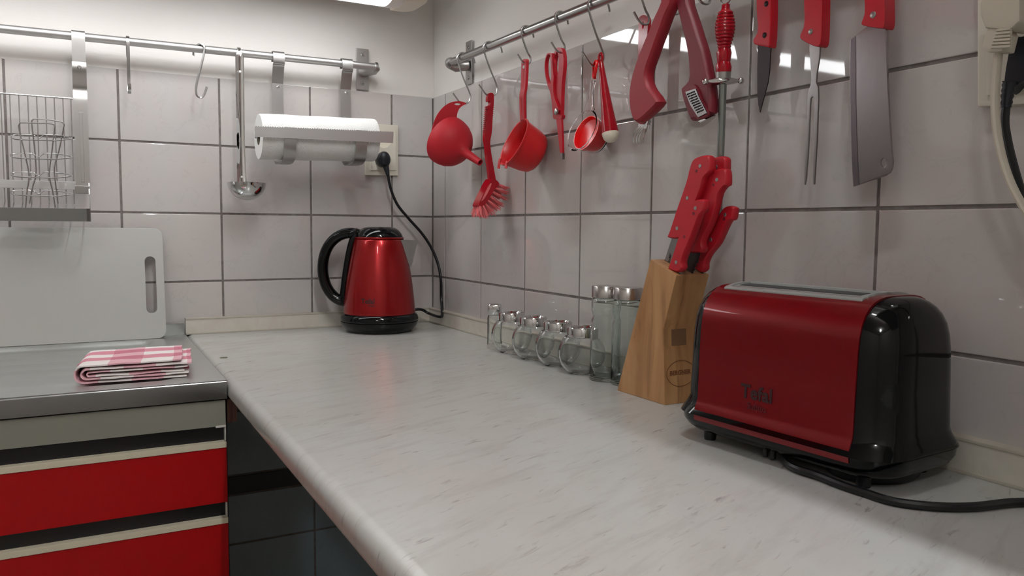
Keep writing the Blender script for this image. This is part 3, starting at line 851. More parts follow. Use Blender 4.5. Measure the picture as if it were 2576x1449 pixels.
t = thing('tapered_tool', 'glossy red club shaped tool with domed cream end hanging beside the measuring cup', 'kitchen tool', (-0.04, -0.80, 0.10))
pa, pb = Vector((-0.034, -0.79595, 0.25246)), Vector((-0.03, -0.82426, 0.11959))
ax = (pb - pa); Ln = ax.length; mt = axis_matrix(ax.normalized(), (1, 0, 0))
pr = [(0.003, 0.0), (0.0046, 0.003), (0.0050, 0.018), (0.0062, 0.036), (0.0078, 0.056), (0.0098, 0.080), (0.0120, 0.104), (0.0140, Ln - 0.013), (0.0140, Ln - 0.012)]
G().lathe(pr, 32, mt, tuple(pa)).build('handle', M['red_gloss'], t, angle=50)
pr = [(0.0140, Ln - 0.012), (0.0136, Ln - 0.008), (0.0118, Ln - 0.002), (0.0075, Ln + 0.0026), (0.001, Ln + 0.004)]
G().lathe(pr, 32, mt, tuple(pa)).build('cream_end', M['cream'], t, angle=50)
G().tube([tuple(pa + Vector((0.0, 0.005 * cos(a), 0.003 + 0.008 * sin(a)))) for a in [i * pi / 10 for i in range(20)]], 0.0022, 8, closed=True, ry=0.0026).build('hanging_eye', M['red_gloss'], t)

# ------------------------------------------------------------------ fork
X = -0.030
t = thing('table_fork', 'fork with slim red handle and four steel tines behind the left nylon tool', 'fork', (X, -0.93, 0.13))
fo = crom([(-0.89521, 0.29605), (-0.89859, 0.30066), (-0.90684, 0.30108), (-0.91439, 0.29755), (-0.91828, 0.29169), (-0.91785, 0.2759), (-0.91494, 0.24612), (-0.91455, 0.20036), (-0.91489, 0.16191), (-0.91425, 0.13731), (-0.89852, 0.13906), (-0.89485, 0.15668), (-0.89429, 0.20352), (-0.89475, 0.24994), (-0.89539, 0.27602)], 3)
fh = crom([(-0.90497, 0.29007), (-0.90643, 0.29127), (-0.908, 0.28895), (-0.90823, 0.2825), (-0.9063, 0.28063), (-0.90446, 0.28331)], 3)
G().slab(fo, [fh], 0.006, onx(X)).build('handle', M['red_gloss'], t, bevel=0.0016)
nk = [(-0.89995, 0.14202), (-0.91653, 0.14322), (-0.92586, 0.14521), (-0.92711, 0.13741), (-0.92277, 0.12791), (-0.91404, 0.12883), (-0.8952, 0.13128), (-0.89757, 0.13682)]
G().slab(nk, [], 0.002, onx(X)).build('fork_neck', M['chrome'], t, bevel=0.0004)
for pa in ([(-0.89771, 0.13289), (-0.89256, 0.12558), (-0.88815, 0.11814), (-0.88401, 0.10935)], [(-0.90334, 0.13229), (-0.89977, 0.12486), (-0.89618, 0.11738), (-0.89259, 0.10937)], [(-0.90943, 0.13164), (-0.90615, 0.12421), (-0.9026, 0.11676), (-0.89878, 0.10898)], [(-0.92399, 0.14236), (-0.92387, 0.13164), (-0.91734, 0.11999), (-0.90771, 0.10818)]):
    n = len(pa)
    G().tube([(X - 0.0 - 0.004 * sin(pi * i / (n - 1)), y, z) for i, (y, z) in enumerate(pa)], [0.0019, 0.0017, 0.0014, 0.0006], 8, ry=[0.0012, 0.0011, 0.001, 0.0006]).build('tine', M['chrome'], t)

# ------------------------------------------------------------------ two red nylon tools
def pillow_slab(outline, holes_unused, x, t, inset, name, material, parent):
    """outline in (y, z) swollen towards its middle: stacked inset copies"""
    cy = sum(p[0] for p in outline) / len(outline)
    pts = [Vector(p) for p in outline]; n = len(pts)
    area = sum(pts[i].x * pts[(i + 1) % n].y - pts[(i + 1) % n].x * pts[i].y for i in range(n))
    sgn = 1 if area > 0 else -1
    nr = []
    for i in range(n):
        d = (pts[(i + 1) % n] - pts[i - 1]).normalized()
        nr.append(Vector((-d.y, d.x)) * sgn)
    rings = []
    for h, s in ((-1, 1.0), (-0.8, 0.5), (-0.35, 0.06), (0.35, 0.06), (0.8, 0.5), (1, 1.0)):
        rings.append([(x + h * t / 2, pts[i].x + nr[i].x * inset * s, pts[i].y + nr[i].y * inset * s) for i in range(n)])
    g = G()
    g.loft(rings, False, False)
    for r, rev in ((0, True), (5, False)):
        tri = tessellate_polygon([[Vector((p[1], p[2], 0)) for p in rings[r]]])
        g.f += [tuple(r * n + i for i in q) for q in tri]
    return g.build(name, material, parent, angle=30)
t = thing('nylon_slicer', 'dark red nylon tool with pointed hooked end hanging in front of the red fork', 'kitchen tool', (-0.055, -0.94, 0.15))
ol = crom([(-0.98371, 0.31011), (-1.01033, 0.30345), (-1.01173, 0.29477), (-1.00775, 0.28599), (-0.99831, 0.27556), (-0.98785, 0.25803), (-0.97713, 0.24162), (-0.96738, 0.22468), (-0.9592, 0.21154), (-0.95582, 0.20037), (-0.95809, 0.18972), (-0.96671, 0.17815), (-0.98586, 0.15758), (-0.96791, 0.14429), (-0.94327, 0.13383), (-0.93103, 0.1337), (-0.92334, 0.14063), (-0.91658, 0.15513), (-0.91338, 0.17536), (-0.91652, 0.19465), (-0.92691, 0.21858), (-0.93966, 0.23863), (-0.9556, 0.26046), (-0.97112, 0.2817), (-0.98417, 0.29723)], 2)
pillow_slab(ol, [], -0.055, 0.020, 0.0045, 'body', M['red_matte'], t)
t = thing('nylon_grater', 'red nylon tool, shadow put into its colour, with a small steel grater plate in its broad end', 'grater', (-0.050, -0.99, 0.15))
ol = crom([(-1.00437, 0.30567), (-1.028, 0.29976), (-1.03268, 0.28627), (-1.04388, 0.26319), (-1.05496, 0.23908), (-1.06588, 0.21532), (-1.07479, 0.18953), (-1.08051, 0.16851), (-1.08425, 0.14789), (-1.08382, 0.13455), (-1.0792, 0.12839), (-1.04828, 0.1238), (-1.04089, 0.12742), (-1.03193, 0.14245), (-1.02388, 0.15894), (-1.02065, 0.17064), (-1.02644, 0.17539), (-1.0357, 0.18092), (-1.03627, 0.1933), (-1.03394, 0.2103), (-1.02855, 0.2307), (-1.02035, 0.25179), (-1.01201, 0.27451), (-1.00533, 0.29144)], 2)
b = pillow_slab(ol, [], -0.046, 0.018, 0.0045, 'body', M['red_shaded'], t)
fr = crom([(-1.03824, 0.16853), (-1.04846, 0.17249), (-1.05781, 0.16834), (-1.0665, 0.15218), (-1.08008, 0.13424), (-1.08237, 0.12592), (-1.06259, 0.1235), (-1.05201, 0.13364), (-1.03992, 0.15172), (-1.03428, 0.16219)], 2)
G().slab(fr, [], 0.004, onx(-0.0560)).build('collar', M['red_shaded'], b, bevel=0.0012)
gp = [(-1.03842, 0.16367), (-1.05895, 0.16518), (-1.0665, 0.15218), (-1.08262, 0.12964), (-1.06552, 0.12588), (-1.04957, 0.14355)]
holes = []
rowsL = [(-1.04105, 0.16054), (-1.05804, 0.16246), (-1.06536, 0.12998), (-1.07859, 0.13241)]
(a0, a1), (b0, b1), (c0, c1), (d0, d1) = rowsL
for i in range(9):
    for j in range(6):
        u, v_ = (i + 0.3) / 9, (j + 0.35) / 6
        L_ = (a0 + (c0 - a0) * u, a1 + (c1 - a1) * u); R2 = (b0 + (d0 - b0) * u, b1 + (d1 - b1) * u)
        cy, cz = L_[0] + (R2[0] - L_[0]) * v_, L_[1] + (R2[1] - L_[1]) * v_
        holes.append(ell(cy, cz, 0.0015, 0.0015, 6))
gpl = G().slab(gp, holes, 0.001, onx(-0.0592)).build('grater_plate', M['blade'], t, smooth=False)
G().slab(gp, [], 0.0006, onx(-0.0583)).build('hole_backing', M['dark_hole'], gpl, smooth=False)
tl = [(-1.05178, 0.1234), (-1.08214, 0.12803), (-1.08356, 0.12652), (-1.05659, 0.12038)]
G().slab(tl, [], 0.004, onx(-0.046)).build('slicer_lip', M['chrome'], t, bevel=0.0005)

# ------------------------------------------------------------------ sharpening steel
t = thing('sharpening_steel', 'sharpening steel with ridged glossy red grip, chrome guard and ribbed rod behind the knife block', 'sharpening steel', (-0.036, -1.06, 0.0))
pa, pb = Vector((-0.05, -1.10232, 0.26886)), Vector((-0.026, -1.07412, -0.00848))
ax = (pb - pa); Ln = ax.length; mt = axis_matrix(ax.normalized(), (1, 0, 0))
gl = 0.08621      # grip length, collar end
pr = [(0.003, 0.0), (0.0052, 0.001), (0.0054, 0.006), (0.0070, 0.009)]
zz = 0.010
for k in range(11):
    f = k / 10
    r = 0.0088 + 0.0045 * sin(pi * min(1, f * 0.95 + 0.08))
    pr += [(r - 0.0008, zz), (r, zz + 0.0014), (r, zz + 0.0026), (r - 0.0008, zz + 0.0038)]
    zz += 0.0042
pr += [(0.0098, zz + 0.006), (0.0082, zz + 0.020), (0.0082, gl - 0.014), (0.0105, gl - 0.006), (0.0102, gl)]
G().lathe(pr, 32, mt, tuple(pa)).build('grip', M['red_gloss'], t, angle=40)
G().lathe([(0.0098, gl), (0.0098, gl + 0.008), (0.0085, gl + 0.009)], 32, mt, tuple(pa)).build('collar', M['steel_v'], t, angle=40)
gc = pa + ax.normalized() * (gl + 0.012)
gd = Vector((0.8787, -0.4774, 0.0)).normalized()
gd2 = (gd - ax.normalized() * gd.dot(ax.normalized())).normalized()
gu = G().tube([tuple(gc + gd2 * s) for s in (-0.020, -0.014, -0.008, 0.0, 0.008, 0.014, 0.020)], [0.0022, 0.0036, 0.0048, 0.0052, 0.0048, 0.0036, 0.0022], 16, ry=[0.0028, 0.005, 0.0085, 0.0105, 0.0085, 0.005, 0.0028]).build('guard', M['chrome'], t, angle=50)
for s in (-0.0235, 0.0235):
    G().lathe([(0.0045 * sin(a), -0.0045 * cos(a)) for a in [i * pi / 10 for i in range(11)]], 16, None, tuple(gc + gd2 * s), cap0=False, cap1=False).build('ball', M['chrome'], gu, angle=80)
rd = G(); n = 16
rd.lathe([(0.0050, gl + 0.012), (0.0050, Ln - 0.003), (0.0030, Ln)], 16, mt, tuple(pa))
for i in range(len(rd.v)):
    if i % 2 and i < 32:
        pass
rd.build('rod', M['rod'], t, angle=15)
G().tube([tuple(pa + Vector((0.0, 0.0095 * cos(a), 0.0090 + 0.0095 * sin(a)))) for a in [i * pi / 14 for i in range(28)]], 0.0011, 8, closed=True).build('ring', M['chrome'], t)

# ------------------------------------------------------------------ knife, carving fork, cleaver on the rail
def rivet(y, z, x, parent, r=0.0032, m='rivet'):
    G().lathe([(r, 0), (r, 0.0006), (r * 0.8, 0.0010)], 14, axis_matrix((-1, 0, 0)), (x, y, z)).build('rivet', M[m], parent)
X = -0.030
t = thing('kitchen_knife', 'small knife hanging point down, red handle with two dark rivets, dark blade', 'knife', (X, -1.16, 0.16))
hn = crom([(-1.13943, 0.32726), (-1.16391, 0.32004), (-1.1668, 0.28855), (-1.16712, 0.26049), (-1.16782, 0.23223), (-1.16682, 0.20422), (-1.16157, 0.20353), (-1.14099, 0.21068), (-1.13932, 0.21752), (-1.14529, 0.22423), (-1.14511, 0.2372), (-1.1429, 0.25205), (-1.14093, 0.28834)], 2)
G().slab(hn, [], 0.013, onx(X)).build('handle', M['red_hang'], t, bevel=0.0022)
bd = [(-1.14155, 0.21129), (-1.16397, 0.20477), (-1.16308, 0.19073), (-1.16289, 0.17367), (-1.16065, 0.15973), (-1.15471, 0.1419), (-1.14888, 0.1241), (-1.14523, 0.13593), (-1.1434, 0.15075), (-1.14193, 0.18007)]
G().slab(bd, [], 0.0016, onx(X)).build('blade', M['dark_blade'], t, bevel=0.0003)
for q in [(-1.1595, 0.25677), (-1.15832, 0.2186)]: rivet(q[0], q[1], X - 0.0064, t, 0.0034, 'dark_blade')
t = thing('carving_fork', 'two pronged steel carving fork with chunky red handle hanging between knife and cleaver', 'carving fork', (X, -1.24, 0.09))
hn = crom([(-1.21739, 0.29592), (-1.24254, 0.2887), (-1.24495, 0.25272), (-1.24615, 0.22257), (-1.24624, 0.19631), (-1.24381, 0.1887), (-1.23672, 0.18969), (-1.21742, 0.20115), (-1.21567, 0.20729), (-1.21995, 0.21506), (-1.22054, 0.22836), (-1.21787, 0.2596)], 2)
G().slab(hn, [], 0.015, onx(X)).build('handle', M['red_hang'], t, bevel=0.004, seg=3)
q, = [(-1.23111, 0.20757)]; rivet(q[0], q[1], X - 0.0074, t)
bd = [(-1.2239, 0.19793), (-1.2402, 0.19091), (-1.23969, 0.17681), (-1.23693, 0.16017), (-1.23628, 0.14882), (-1.23942, 0.14261), (-1.24053, 0.12909), (-1.24048, 0.10997), (-1.24066, 0.08114), (-1.23987, 0.05224), (-1.23929, 0.02899), (-1.23762, 0.02868), (-1.23651, 0.03691), (-1.23631, 0.07187), (-1.23545, 0.11057), (-1.23521, 0.12598), (-1.23375, 0.13156), (-1.2313, 0.13267), (-1.22945, 0.131), (-1.22886, 0.12297), (-1.22885, 0.09195), (-1.22826, 0.06278), (-1.227, 0.03739), (-1.22543, 0.02881), (-1.22414, 0.03005), (-1.22355, 0.05331), (-1.2244, 0.08264), (-1.22451, 0.11187), (-1.22458, 0.13128), (-1.2256, 0.14082), (-1.22821, 0.14718), (-1.22886, 0.15382), (-1.22716, 0.16948), (-1.22498, 0.18525)]
G().slab(bd, [], 0.0024, onx(X)).build('fork_blade', M['blade'], t, bevel=0.0005)
t = thing('cleaver', 'broad steel cleaver with red handle and small hole near its tip corner', 'cleaver', (X, -1.33, 0.05))
hn = crom([(-1.29939, 0.28641), (-1.32391, 0.27903), (-1.32694, 0.23877), (-1.32915, 0.21071), (-1.32986, 0.19676), (-1.32835, 0.19156), (-1.3244, 0.19136), (-1.30376, 0.19858), (-1.30147, 0.20298), (-1.30458, 0.21114), (-1.30378, 0.22721), (-1.30161, 0.25418)], 2)
G().slab(hn, [], 0.018, onx(X)).build('handle', M['red_hang'], t, bevel=0.005, seg=3)
q, = [(-1.31582, 0.20738)]; rivet(q[0], q[1], X - 0.0089, t, 0.0036)
bo = [(-1.30333, 0.19903), (-1.32635, 0.19199), (-1.32809, 0.16943), (-1.33042, 0.14293), (-1.33315, 0.11638), (-1.33608, 0.08983), (-1.3394, 0.06327), (-1.34168, 0.0491), (-1.34126, 0.04212), (-1.33877, 0.03699), (-1.33336, 0.03411), (-1.31529, 0.02966), (-1.29355, 0.02405), (-1.28998, 0.05266), (-1.28704, 0.08605), (-1.28436, 0.12308), (-1.28234, 0.15994), (-1.28156, 0.1892), (-1.2904, 0.19282)]
ch = [(-1.33386, 0.04787), (-1.33377, 0.04635), (-1.33336, 0.045), (-1.33266, 0.04395), (-1.33175, 0.0433), (-1.33071, 0.04312), (-1.32964, 0.04343), (-1.32865, 0.0442), (-1.32783, 0.04535), (-1.32727, 0.04678), (-1.32703, 0.04833), (-1.32712, 0.04986), (-1.32753, 0.05122), (-1.32824, 0.05227), (-1.32916, 0.05291), (-1.3302, 0.05308), (-1.33127, 0.05276), (-1.33225, 0.05198), (-1.33306, 0.05083), (-1.33361, 0.04942)]
G().slab(bo, [ch], 0.003, onx(X)).build('blade', M['cleaver'], t, bevel=0.0006)
be = [(-1.28286, 0.18839), (-1.28876, 0.19081), (-1.29078, 0.15832), (-1.29258, 0.12181), (-1.29546, 0.0851), (-1.29876, 0.04833), (-1.30158, 0.02586), (-1.29502, 0.02412), (-1.29125, 0.0525), (-1.28831, 0.08582), (-1.28564, 0.12277), (-1.28362, 0.15956)]
G().slab(be, [], 0.0006, onx(X - 0.0018)).build('ground_edge', mat('ground_edge_steel', (120, 112, 116), 0.3, 1.0), t, smooth=False)

# ------------------------------------------------------------------ sockets
def frame_xz(name, label, x0, x1, z0, z1, inner, y, m):
    t = thing(name, label, 'socket', ((x0 + x1) / 2, 0, z0))
    o = G().box((x0, -0.007, z0), (x1, 0.0, z1)).build('frame', m, t, bevel=0.002)
    return t
t = thing('wall_socket', 'cream wall socket plate half hidden behind the paper roll, black plug in it', 'socket', (-0.14, 0, 0.10))
G().slab([(-0.183, 0.100), (-0.098, 0.102), (-0.0975, 0.2275), (-0.183, 0.226)], [], 0.008, ony(-0.004)).build('frame', M['white_plastic'], t, bevel=0.0018)
G().slab([(-0.170, 0.113), (-0.1045, 0.115), (-0.1045, 0.216), (-0.170, 0.214)], [ell(-0.137, 0.188, 0.0195, 0.0195, 24), ell(-0.137, 0.138, 0.0195, 0.0195, 24)], 0.003, ony(-0.0092)).build('insert', M['white_plastic'], t, bevel=0.0006)
for z in (0.188, 0.138):
    G().lathe([(0.0195, 0.0), (0.0195, 0.001)], 24, axis_matrix((0, -1, 0)), (-0.137, -0.0082, z)).build('socket_well', M['cream'], t)
t = thing('black_plug', 'black mains plug and bent cable running from the wall socket down to the kettle', 'plug', (-0.137, -0.03, 0.13))
pc = (-0.14272, -0.03, 0.14173)
g = G()
rings = []
for y, sx_, sz_ in ((-0.010, 0.0165, 0.0165), (-0.020, 0.0175, 0.0185), (-0.032, 0.0165, 0.0200), (-0.041, 0.0120, 0.0170), (-0.044, 0.006, 0.010)):
    rings.append([(pc[0] + sx_ * cos(a), y, pc[2] + sz_ * sin(a) - 0.003) for a in [2 * pi * i / 20 for i in range(20)]])
g.loft(rings)
g.build('plug_body', M['navy_plug'], t, angle=50)
kc = [(-0.13475, -0.036, 0.10098), (-0.12768, -0.036, 0.06716), (-0.10982, -0.035, 0.02849), (-0.07799, -0.034, -0.00754), (-0.04379, -0.034, -0.04326), (-0.02104, -0.042, -0.0804), (-0.0085, -0.05375, -0.12051), (-0.0065, -0.06704, -0.16021), (-0.0075, -0.07206, -0.20522), (-0.014, -0.0922, -0.23131), (-0.0235, -0.11171, -0.24587), (-0.028, -0.09475, -0.24842), (-0.03299, -0.05, -0.24472), (-0.06321, -0.05, -0.23327), (-0.136, -0.054, -0.247)]
kpts = crom(kc, 6, closed=False)
G().tube([tuple(Vector(pc) + Vector((0, 0.0, -0.014))), tuple((Vector(pc) + Vector(kc[0])) / 2), tuple(kc[0])], [0.0095, 0.0075, 0.0045], 12).build('strain_relief', M['navy_plug'], t)
G().tube(kpts, 0.0036, 10).build('cable', M['black_cord'], t)

t = thing('wall_socket', 'cream double socket frame at the right picture edge with two plugs in it', 'socket', (0, -1.48, 0.10))
G().slab([(-1.41089, 0.22733), (-1.41793, 0.09819), (-1.46937, 0.09455), (-1.46266, 0.21341)], [], 0.014, onx(-0.005)).build('frame', M['white_plastic'], t, bevel=0.003)
G().slab([(-1.42206, 0.22339), (-1.42841, 0.10751), (-1.47194, 0.10541), (-1.46594, 0.21159)], [], 0.003, onx(-0.0130)).build('insert', M['white_plastic'], t, bevel=0.001)
t = thing('white_plug', 'grey-white mains plug with ribbed grip and white cable at the right edge', 'plug', (-0.04, -1.46, 0.12))
G().slab([(-1.44559, 0.18689), (-1.45653, 0.19218), (-1.48077, 0.19313), (-1.48257, 0.16134), (-1.47407, 0.15471), (-1.45101, 0.16169), (-1.44669, 0.17353)], [], 0.032, onx(-0.046)).build('plug_body', M['white_cord'], t, bevel=0.003)
gp = G().slab([(-1.45312, 0.16207), (-1.46636, 0.16139), (-1.47069, 0.15268), (-1.46768, 0.13764), (-1.45364, 0.13953), (-1.44819, 0.14565)], [], 0.020, onx(-0.050)).build('ribbed_grip', M['white_cord'], t, bevel=0.002)
rb = G()
for k in range(6):
    q = [(-1.46278, 0.15719), (-1.47472, 0.15606), (-1.45856, 0.14315), (-1.47559, 0.14056)]
    f = k / 5
    a = [q[0][i] + (q[2][i] - q[0][i]) * f for i in (0, 1)]; b = [q[1][i] + (q[3][i] - q[1][i]) * f for i in (0, 1)]
    rb.tube([(-0.0605, a[0], a[1]), (-0.0605, b[0], b[1])], 0.0016, 6, ry=0.0022)
rb.build('grip_ribs', M['white_cord'], gp)
pts = [(-0.05, y, z) for y, z in [(-1.45859, 0.14093), (-1.45782, 0.12235), (-1.45757, 0.10068), (-1.45951, 0.07865), (-1.46362, 0.05642), (-1.47022, 0.03415), (-1.47991, 0.01202), (-1.49427, -0.01153), (-1.51231, -0.03778)]]
G().tube(crom(pts, 4, closed=False), 0.0052, 10, ry=0.0034).build('cable', M['white_cord'], t)
t = thing('navy_plug', 'blue-black mains plug with ribbed neck and black cable behind the white one', 'plug', (-0.03, -1.47, 0.06))
G().slab(crom([(-1.45847, 0.15338), (-1.46585, 0.15477), (-1.47785, 0.1509), (-1.47976, 0.11713), (-1.47229, 0.11475), (-1.46612, 0.1121), (-1.45724, 0.10429), (-1.45316, 0.11225), (-1.45423, 0.13229)], 3), [], 0.014, onx(-0.0215)).build('plug_body', M['navy_plug'], t, bevel=0.004)
pts = [(-0.030, y, z) for y, z in [(-1.45917, 0.115), (-1.4576, 0.10424), (-1.45686, 0.09146)]]
G().tube(crom(pts, 5, closed=False), [0.0068, 0.0056, 0.0064, 0.0052, 0.0060, 0.0048, 0.0056, 0.0045, 0.0052, 0.0042, 0.0045], 12).build('ribbed_neck', M['navy_plug'], t, angle=80)
pts = [(-0.030, y, z) for y, z in [(-1.45682, 0.09221), (-1.45659, 0.07673), (-1.46054, 0.05786), (-1.46592, 0.03899), (-1.47196, 0.02025), (-1.47865, 0.00169), (-1.49136, -0.02751)]]
G().tube(crom(pts, 4, closed=False), 0.0038, 10).build('cable', M['black_cord'], t)

# ------------------------------------------------------------------ dish shelf with glass stand on the back rail
t = thing('hanging_shelf', 'steel wire shelf hung from the back rail by a wide strap, at the left edge', 'shelf', (-1.05, -0.10, -0.021))
YS = -0.058
def strap(x, w, zt, path, m, name, parent):
    return G().strip(crom([(x, y, z) for y, z in path], 4, closed=False), w, 0.0016, (1, 0, 0)).build(name, m, parent, angle=50)
zr = 0.35293
for x in (-0.795, -1.40):
    s = strap(x, 0.024, 0, [(-0.0345, zr - 0.012), (-0.0340, zr + 0.002), (-0.0385, zr + 0.0095), (-0.0450, zr + 0.0105), (-0.0530, zr + 0.0085), (-0.0562, zr), (-0.0565, zr - 0.030), (-0.0560, 0.285)], M['steel_v'], 'strap', t)
    s2 = strap(x, 0.0255, 0, [(-0.0580, 0.300), (-0.0590, 0.285), (-0.0500, 0.266), (-0.0430, 0.252), (-0.0430, 0.242), (-0.0480, 0.232), (-0.0490, 0.210), (-0.049, 0.13), (-0.049, 0.045)], M['steel_v'], 'strap', t)
    G().lathe([(0.004, 0), (0.004, 0.0015), (0.0025, 0.003)], 14, axis_matrix((0, -1, 0)), (x, -0.0590, 0.289)).build('screw', M['wire'], s2)
    G().strip([(x, -0.0505, 0.20), (x, -0.0505, 0.06)], 0.006, 0.0014, (1, 0, 0)).build('raised_rib', M['steel_v'], s2, bevel=0.0005)
wx = [-0.811 - 0.0152 * k for k in range(1, 36)]
for k, x in enumerate([-0.812] + wx):
    G().tube([(x, -0.036, 0.229), (x, -0.034, 0.10), (x, -0.036, 0.016), (x, -0.060, 0.006), (x, -0.150, 0.001)], 0.0011, 6).build('wire', M['wire'], t)
G().tube([(-0.797, -0.0365, 0.229), (-1.42, -0.0365, 0.229)], 0.0018, 8).build('top_wire', M['wire'], t)
G().box((-1.42, -0.047, 0.044), (-0.786, -0.0445, 0.060)).build('back_beam', M['steel'], t, bevel=0.0006)
G().box((-0.810, -0.0555, 0.036), (-0.7835, -0.0435, 0.052)).build('beam_end', M['wire'], t, bevel=0.001)
fb = G().loft([[(x, y, z) for y, z in ((-0.1560, -0.021), (-0.1535, -0.021), (-0.1535, 0.004), (-0.1560, 0.004))] for x in (-1.42, -0.7905)])
fb.build('front_band', M['sink_edge'], t, bevel=0.0006)
cn = G().strip(crom([(-0.7915, -0.15475, -0.0085), (-0.7870, -0.1535, -0.0085), (-0.7848, -0.1500, -0.0085), (-0.7845, -0.1450, -0.0085)], 4, closed=False), 0.025, 0.0025, (0, 0, 1))
cn.build('band_corner', M['sink_edge'], t, angle=70)
G().tube([(-0.7845, -0.146, 0.003), (-0.7845, -0.06, 0.034), (-0.7845, -0.048, 0.060)], 0.0013, 6).build('side_wire', M['wire'], t)

# wire glass stand on the shelf
t = thing('wire_stand', 'tall wire cup stand with four tiers of hoops standing on the hanging shelf', 'rack', (-0.856, -0.105, 0.002))
def px_path(pts, y): return [(x, y, z) for x, z in pts]
uf = [(-0.89365, 0.00412), (-0.88995, 0.03683), (-0.88569, 0.06725), (-0.89144, 0.10846), (-0.89896, 0.15296), (-0.89799, 0.16273), (-0.8934, 0.16529), (-0.87004, 0.16617), (-0.84633, 0.16707), (-0.8411, 0.16439), (-0.84067, 0.15682), (-0.84679, 0.11079), (-0.85212, 0.06856), (-0.84776, 0.03807), (-0.84412, 0.00507)]
ub = [(-0.88892, 0.01347), (-0.88249, 0.04627), (-0.87637, 0.06977), (-0.87631, 0.11237), (-0.87979, 0.16838), (-0.8782, 0.17617), (-0.87279, 0.17886), (-0.85266, 0.17877), (-0.83098, 0.17644), (-0.8256, 0.17292), (-0.82582, 0.16588), (-0.83553, 0.1184), (-0.84404, 0.0867), (-0.8431, 0.05145), (-0.84015, 0.01453)]
G().tube(crom(px_path(uf, -0.118), 4, closed=False), 0.0013, 8).build('front_bow', M['wire'], t)
G().tube(crom(px_path(ub, -0.078), 4, closed=False), 0.0013, 8).build('rear_bow', M['wire'], t)
for cy in (345, 392, 439, 485):
    f, b = 0, 0
    tiers = {345: [(-0.91412, -0.1, 0.1388), (-0.90353, -0.118, 0.13356), (-0.87109, -0.12, 0.13375), (-0.84144, -0.119, 0.13454), (-0.826, -0.116, 0.13734), (-0.81181, -0.1, 0.14239), (-0.82074, -0.088, 0.14624), (-0.83589, -0.078, 0.14899), (-0.859, -0.077, 0.14873), (-0.86823, -0.09, 0.1399), (-0.87519, -0.078, 0.14546), (-0.88577, -0.077, 0.14758), (-0.91096, -0.086, 0.14405)], 392: [(-0.91534, -0.1, 0.10334), (-0.90473, -0.118, 0.09833), (-0.87226, -0.12, 0.0982), (-0.84257, -0.119, 0.09864), (-0.82712, -0.116, 0.10121), (-0.81292, -0.1, 0.10578), (-0.82187, -0.088, 0.1095), (-0.83705, -0.078, 0.11222), (-0.86018, -0.077, 0.1122), (-0.86941, -0.09, 0.10371), (-0.87638, -0.078, 0.10912), (-0.88698, -0.077, 0.11135), (-0.91219, -0.086, 0.10827)], 439: [(-0.91656, -0.1, 0.06777), (-0.90593, -0.118, 0.06301), (-0.87342, -0.12, 0.06254), (-0.84371, -0.119, 0.06263), (-0.82824, -0.116, 0.06498), (-0.81403, -0.1, 0.06907), (-0.823, -0.088, 0.07265), (-0.8382, -0.078, 0.07534), (-0.86136, -0.077, 0.07556), (-0.87059, -0.09, 0.06742), (-0.87758, -0.078, 0.07267), (-0.88819, -0.077, 0.07501), (-0.91342, -0.086, 0.0724)], 485: [(-0.91777, -0.1, 0.03286), (-0.90711, -0.118, 0.02833), (-0.87457, -0.12, 0.02755), (-0.84482, -0.119, 0.02729), (-0.82934, -0.116, 0.02941), (-0.81513, -0.1, 0.03303), (-0.82411, -0.088, 0.03648), (-0.83933, -0.078, 0.03914), (-0.86251, -0.077, 0.03959), (-0.87175, -0.09, 0.0318), (-0.87876, -0.078, 0.0369), (-0.88938, -0.077, 0.03934), (-0.91463, -0.086, 0.03718)]}
    G().tube(crom(tiers[cy], 4), 0.0011, 6, closed=True).build('hoop', M['wire'], t)
mt_ = G()
mt_.slab(crom([(-0.81575, -0.1), (-0.81844, -0.08918), (-0.82625, -0.07943), (-0.83842, -0.07168), (-0.85375, -0.06671), (-0.87075, -0.065), (-0.88775, -0.06671), (-0.90308, -0.07168), (-0.91525, -0.07943), (-0.92306, -0.08918), (-0.92575, -0.1), (-0.92306, -0.11082), (-0.91525, -0.12057), (-0.90308, -0.12832), (-0.88775, -0.13329), (-0.87075, -0.135), (-0.85375, -0.13329), (-0.83842, -0.12832), (-0.82625, -0.12057), (-0.81844, -0.11082)], 3), [], 0.0016, onz(0.0022))
tag(mt_.build('perforated_mat', M['mesh_mat']), 'oval beige perforated mat under the wire cup stand on the shelf', 'mat')
pth = crom([(x, y, 0.0040) for x, y in [(-0.81575, -0.1), (-0.81844, -0.08918), (-0.82625, -0.07943), (-0.83842, -0.07168), (-0.85375, -0.06671), (-0.87075, -0.065), (-0.88775, -0.06671), (-0.90308, -0.07168), (-0.91525, -0.07943), (-0.92306, -0.08918), (-0.92575, -0.1), (-0.92306, -0.11082), (-0.91525, -0.12057), (-0.90308, -0.12832), (-0.88775, -0.13329), (-0.87075, -0.135), (-0.85375, -0.13329), (-0.83842, -0.12832), (-0.82625, -0.12057), (-0.81844, -0.11082)]], 3)

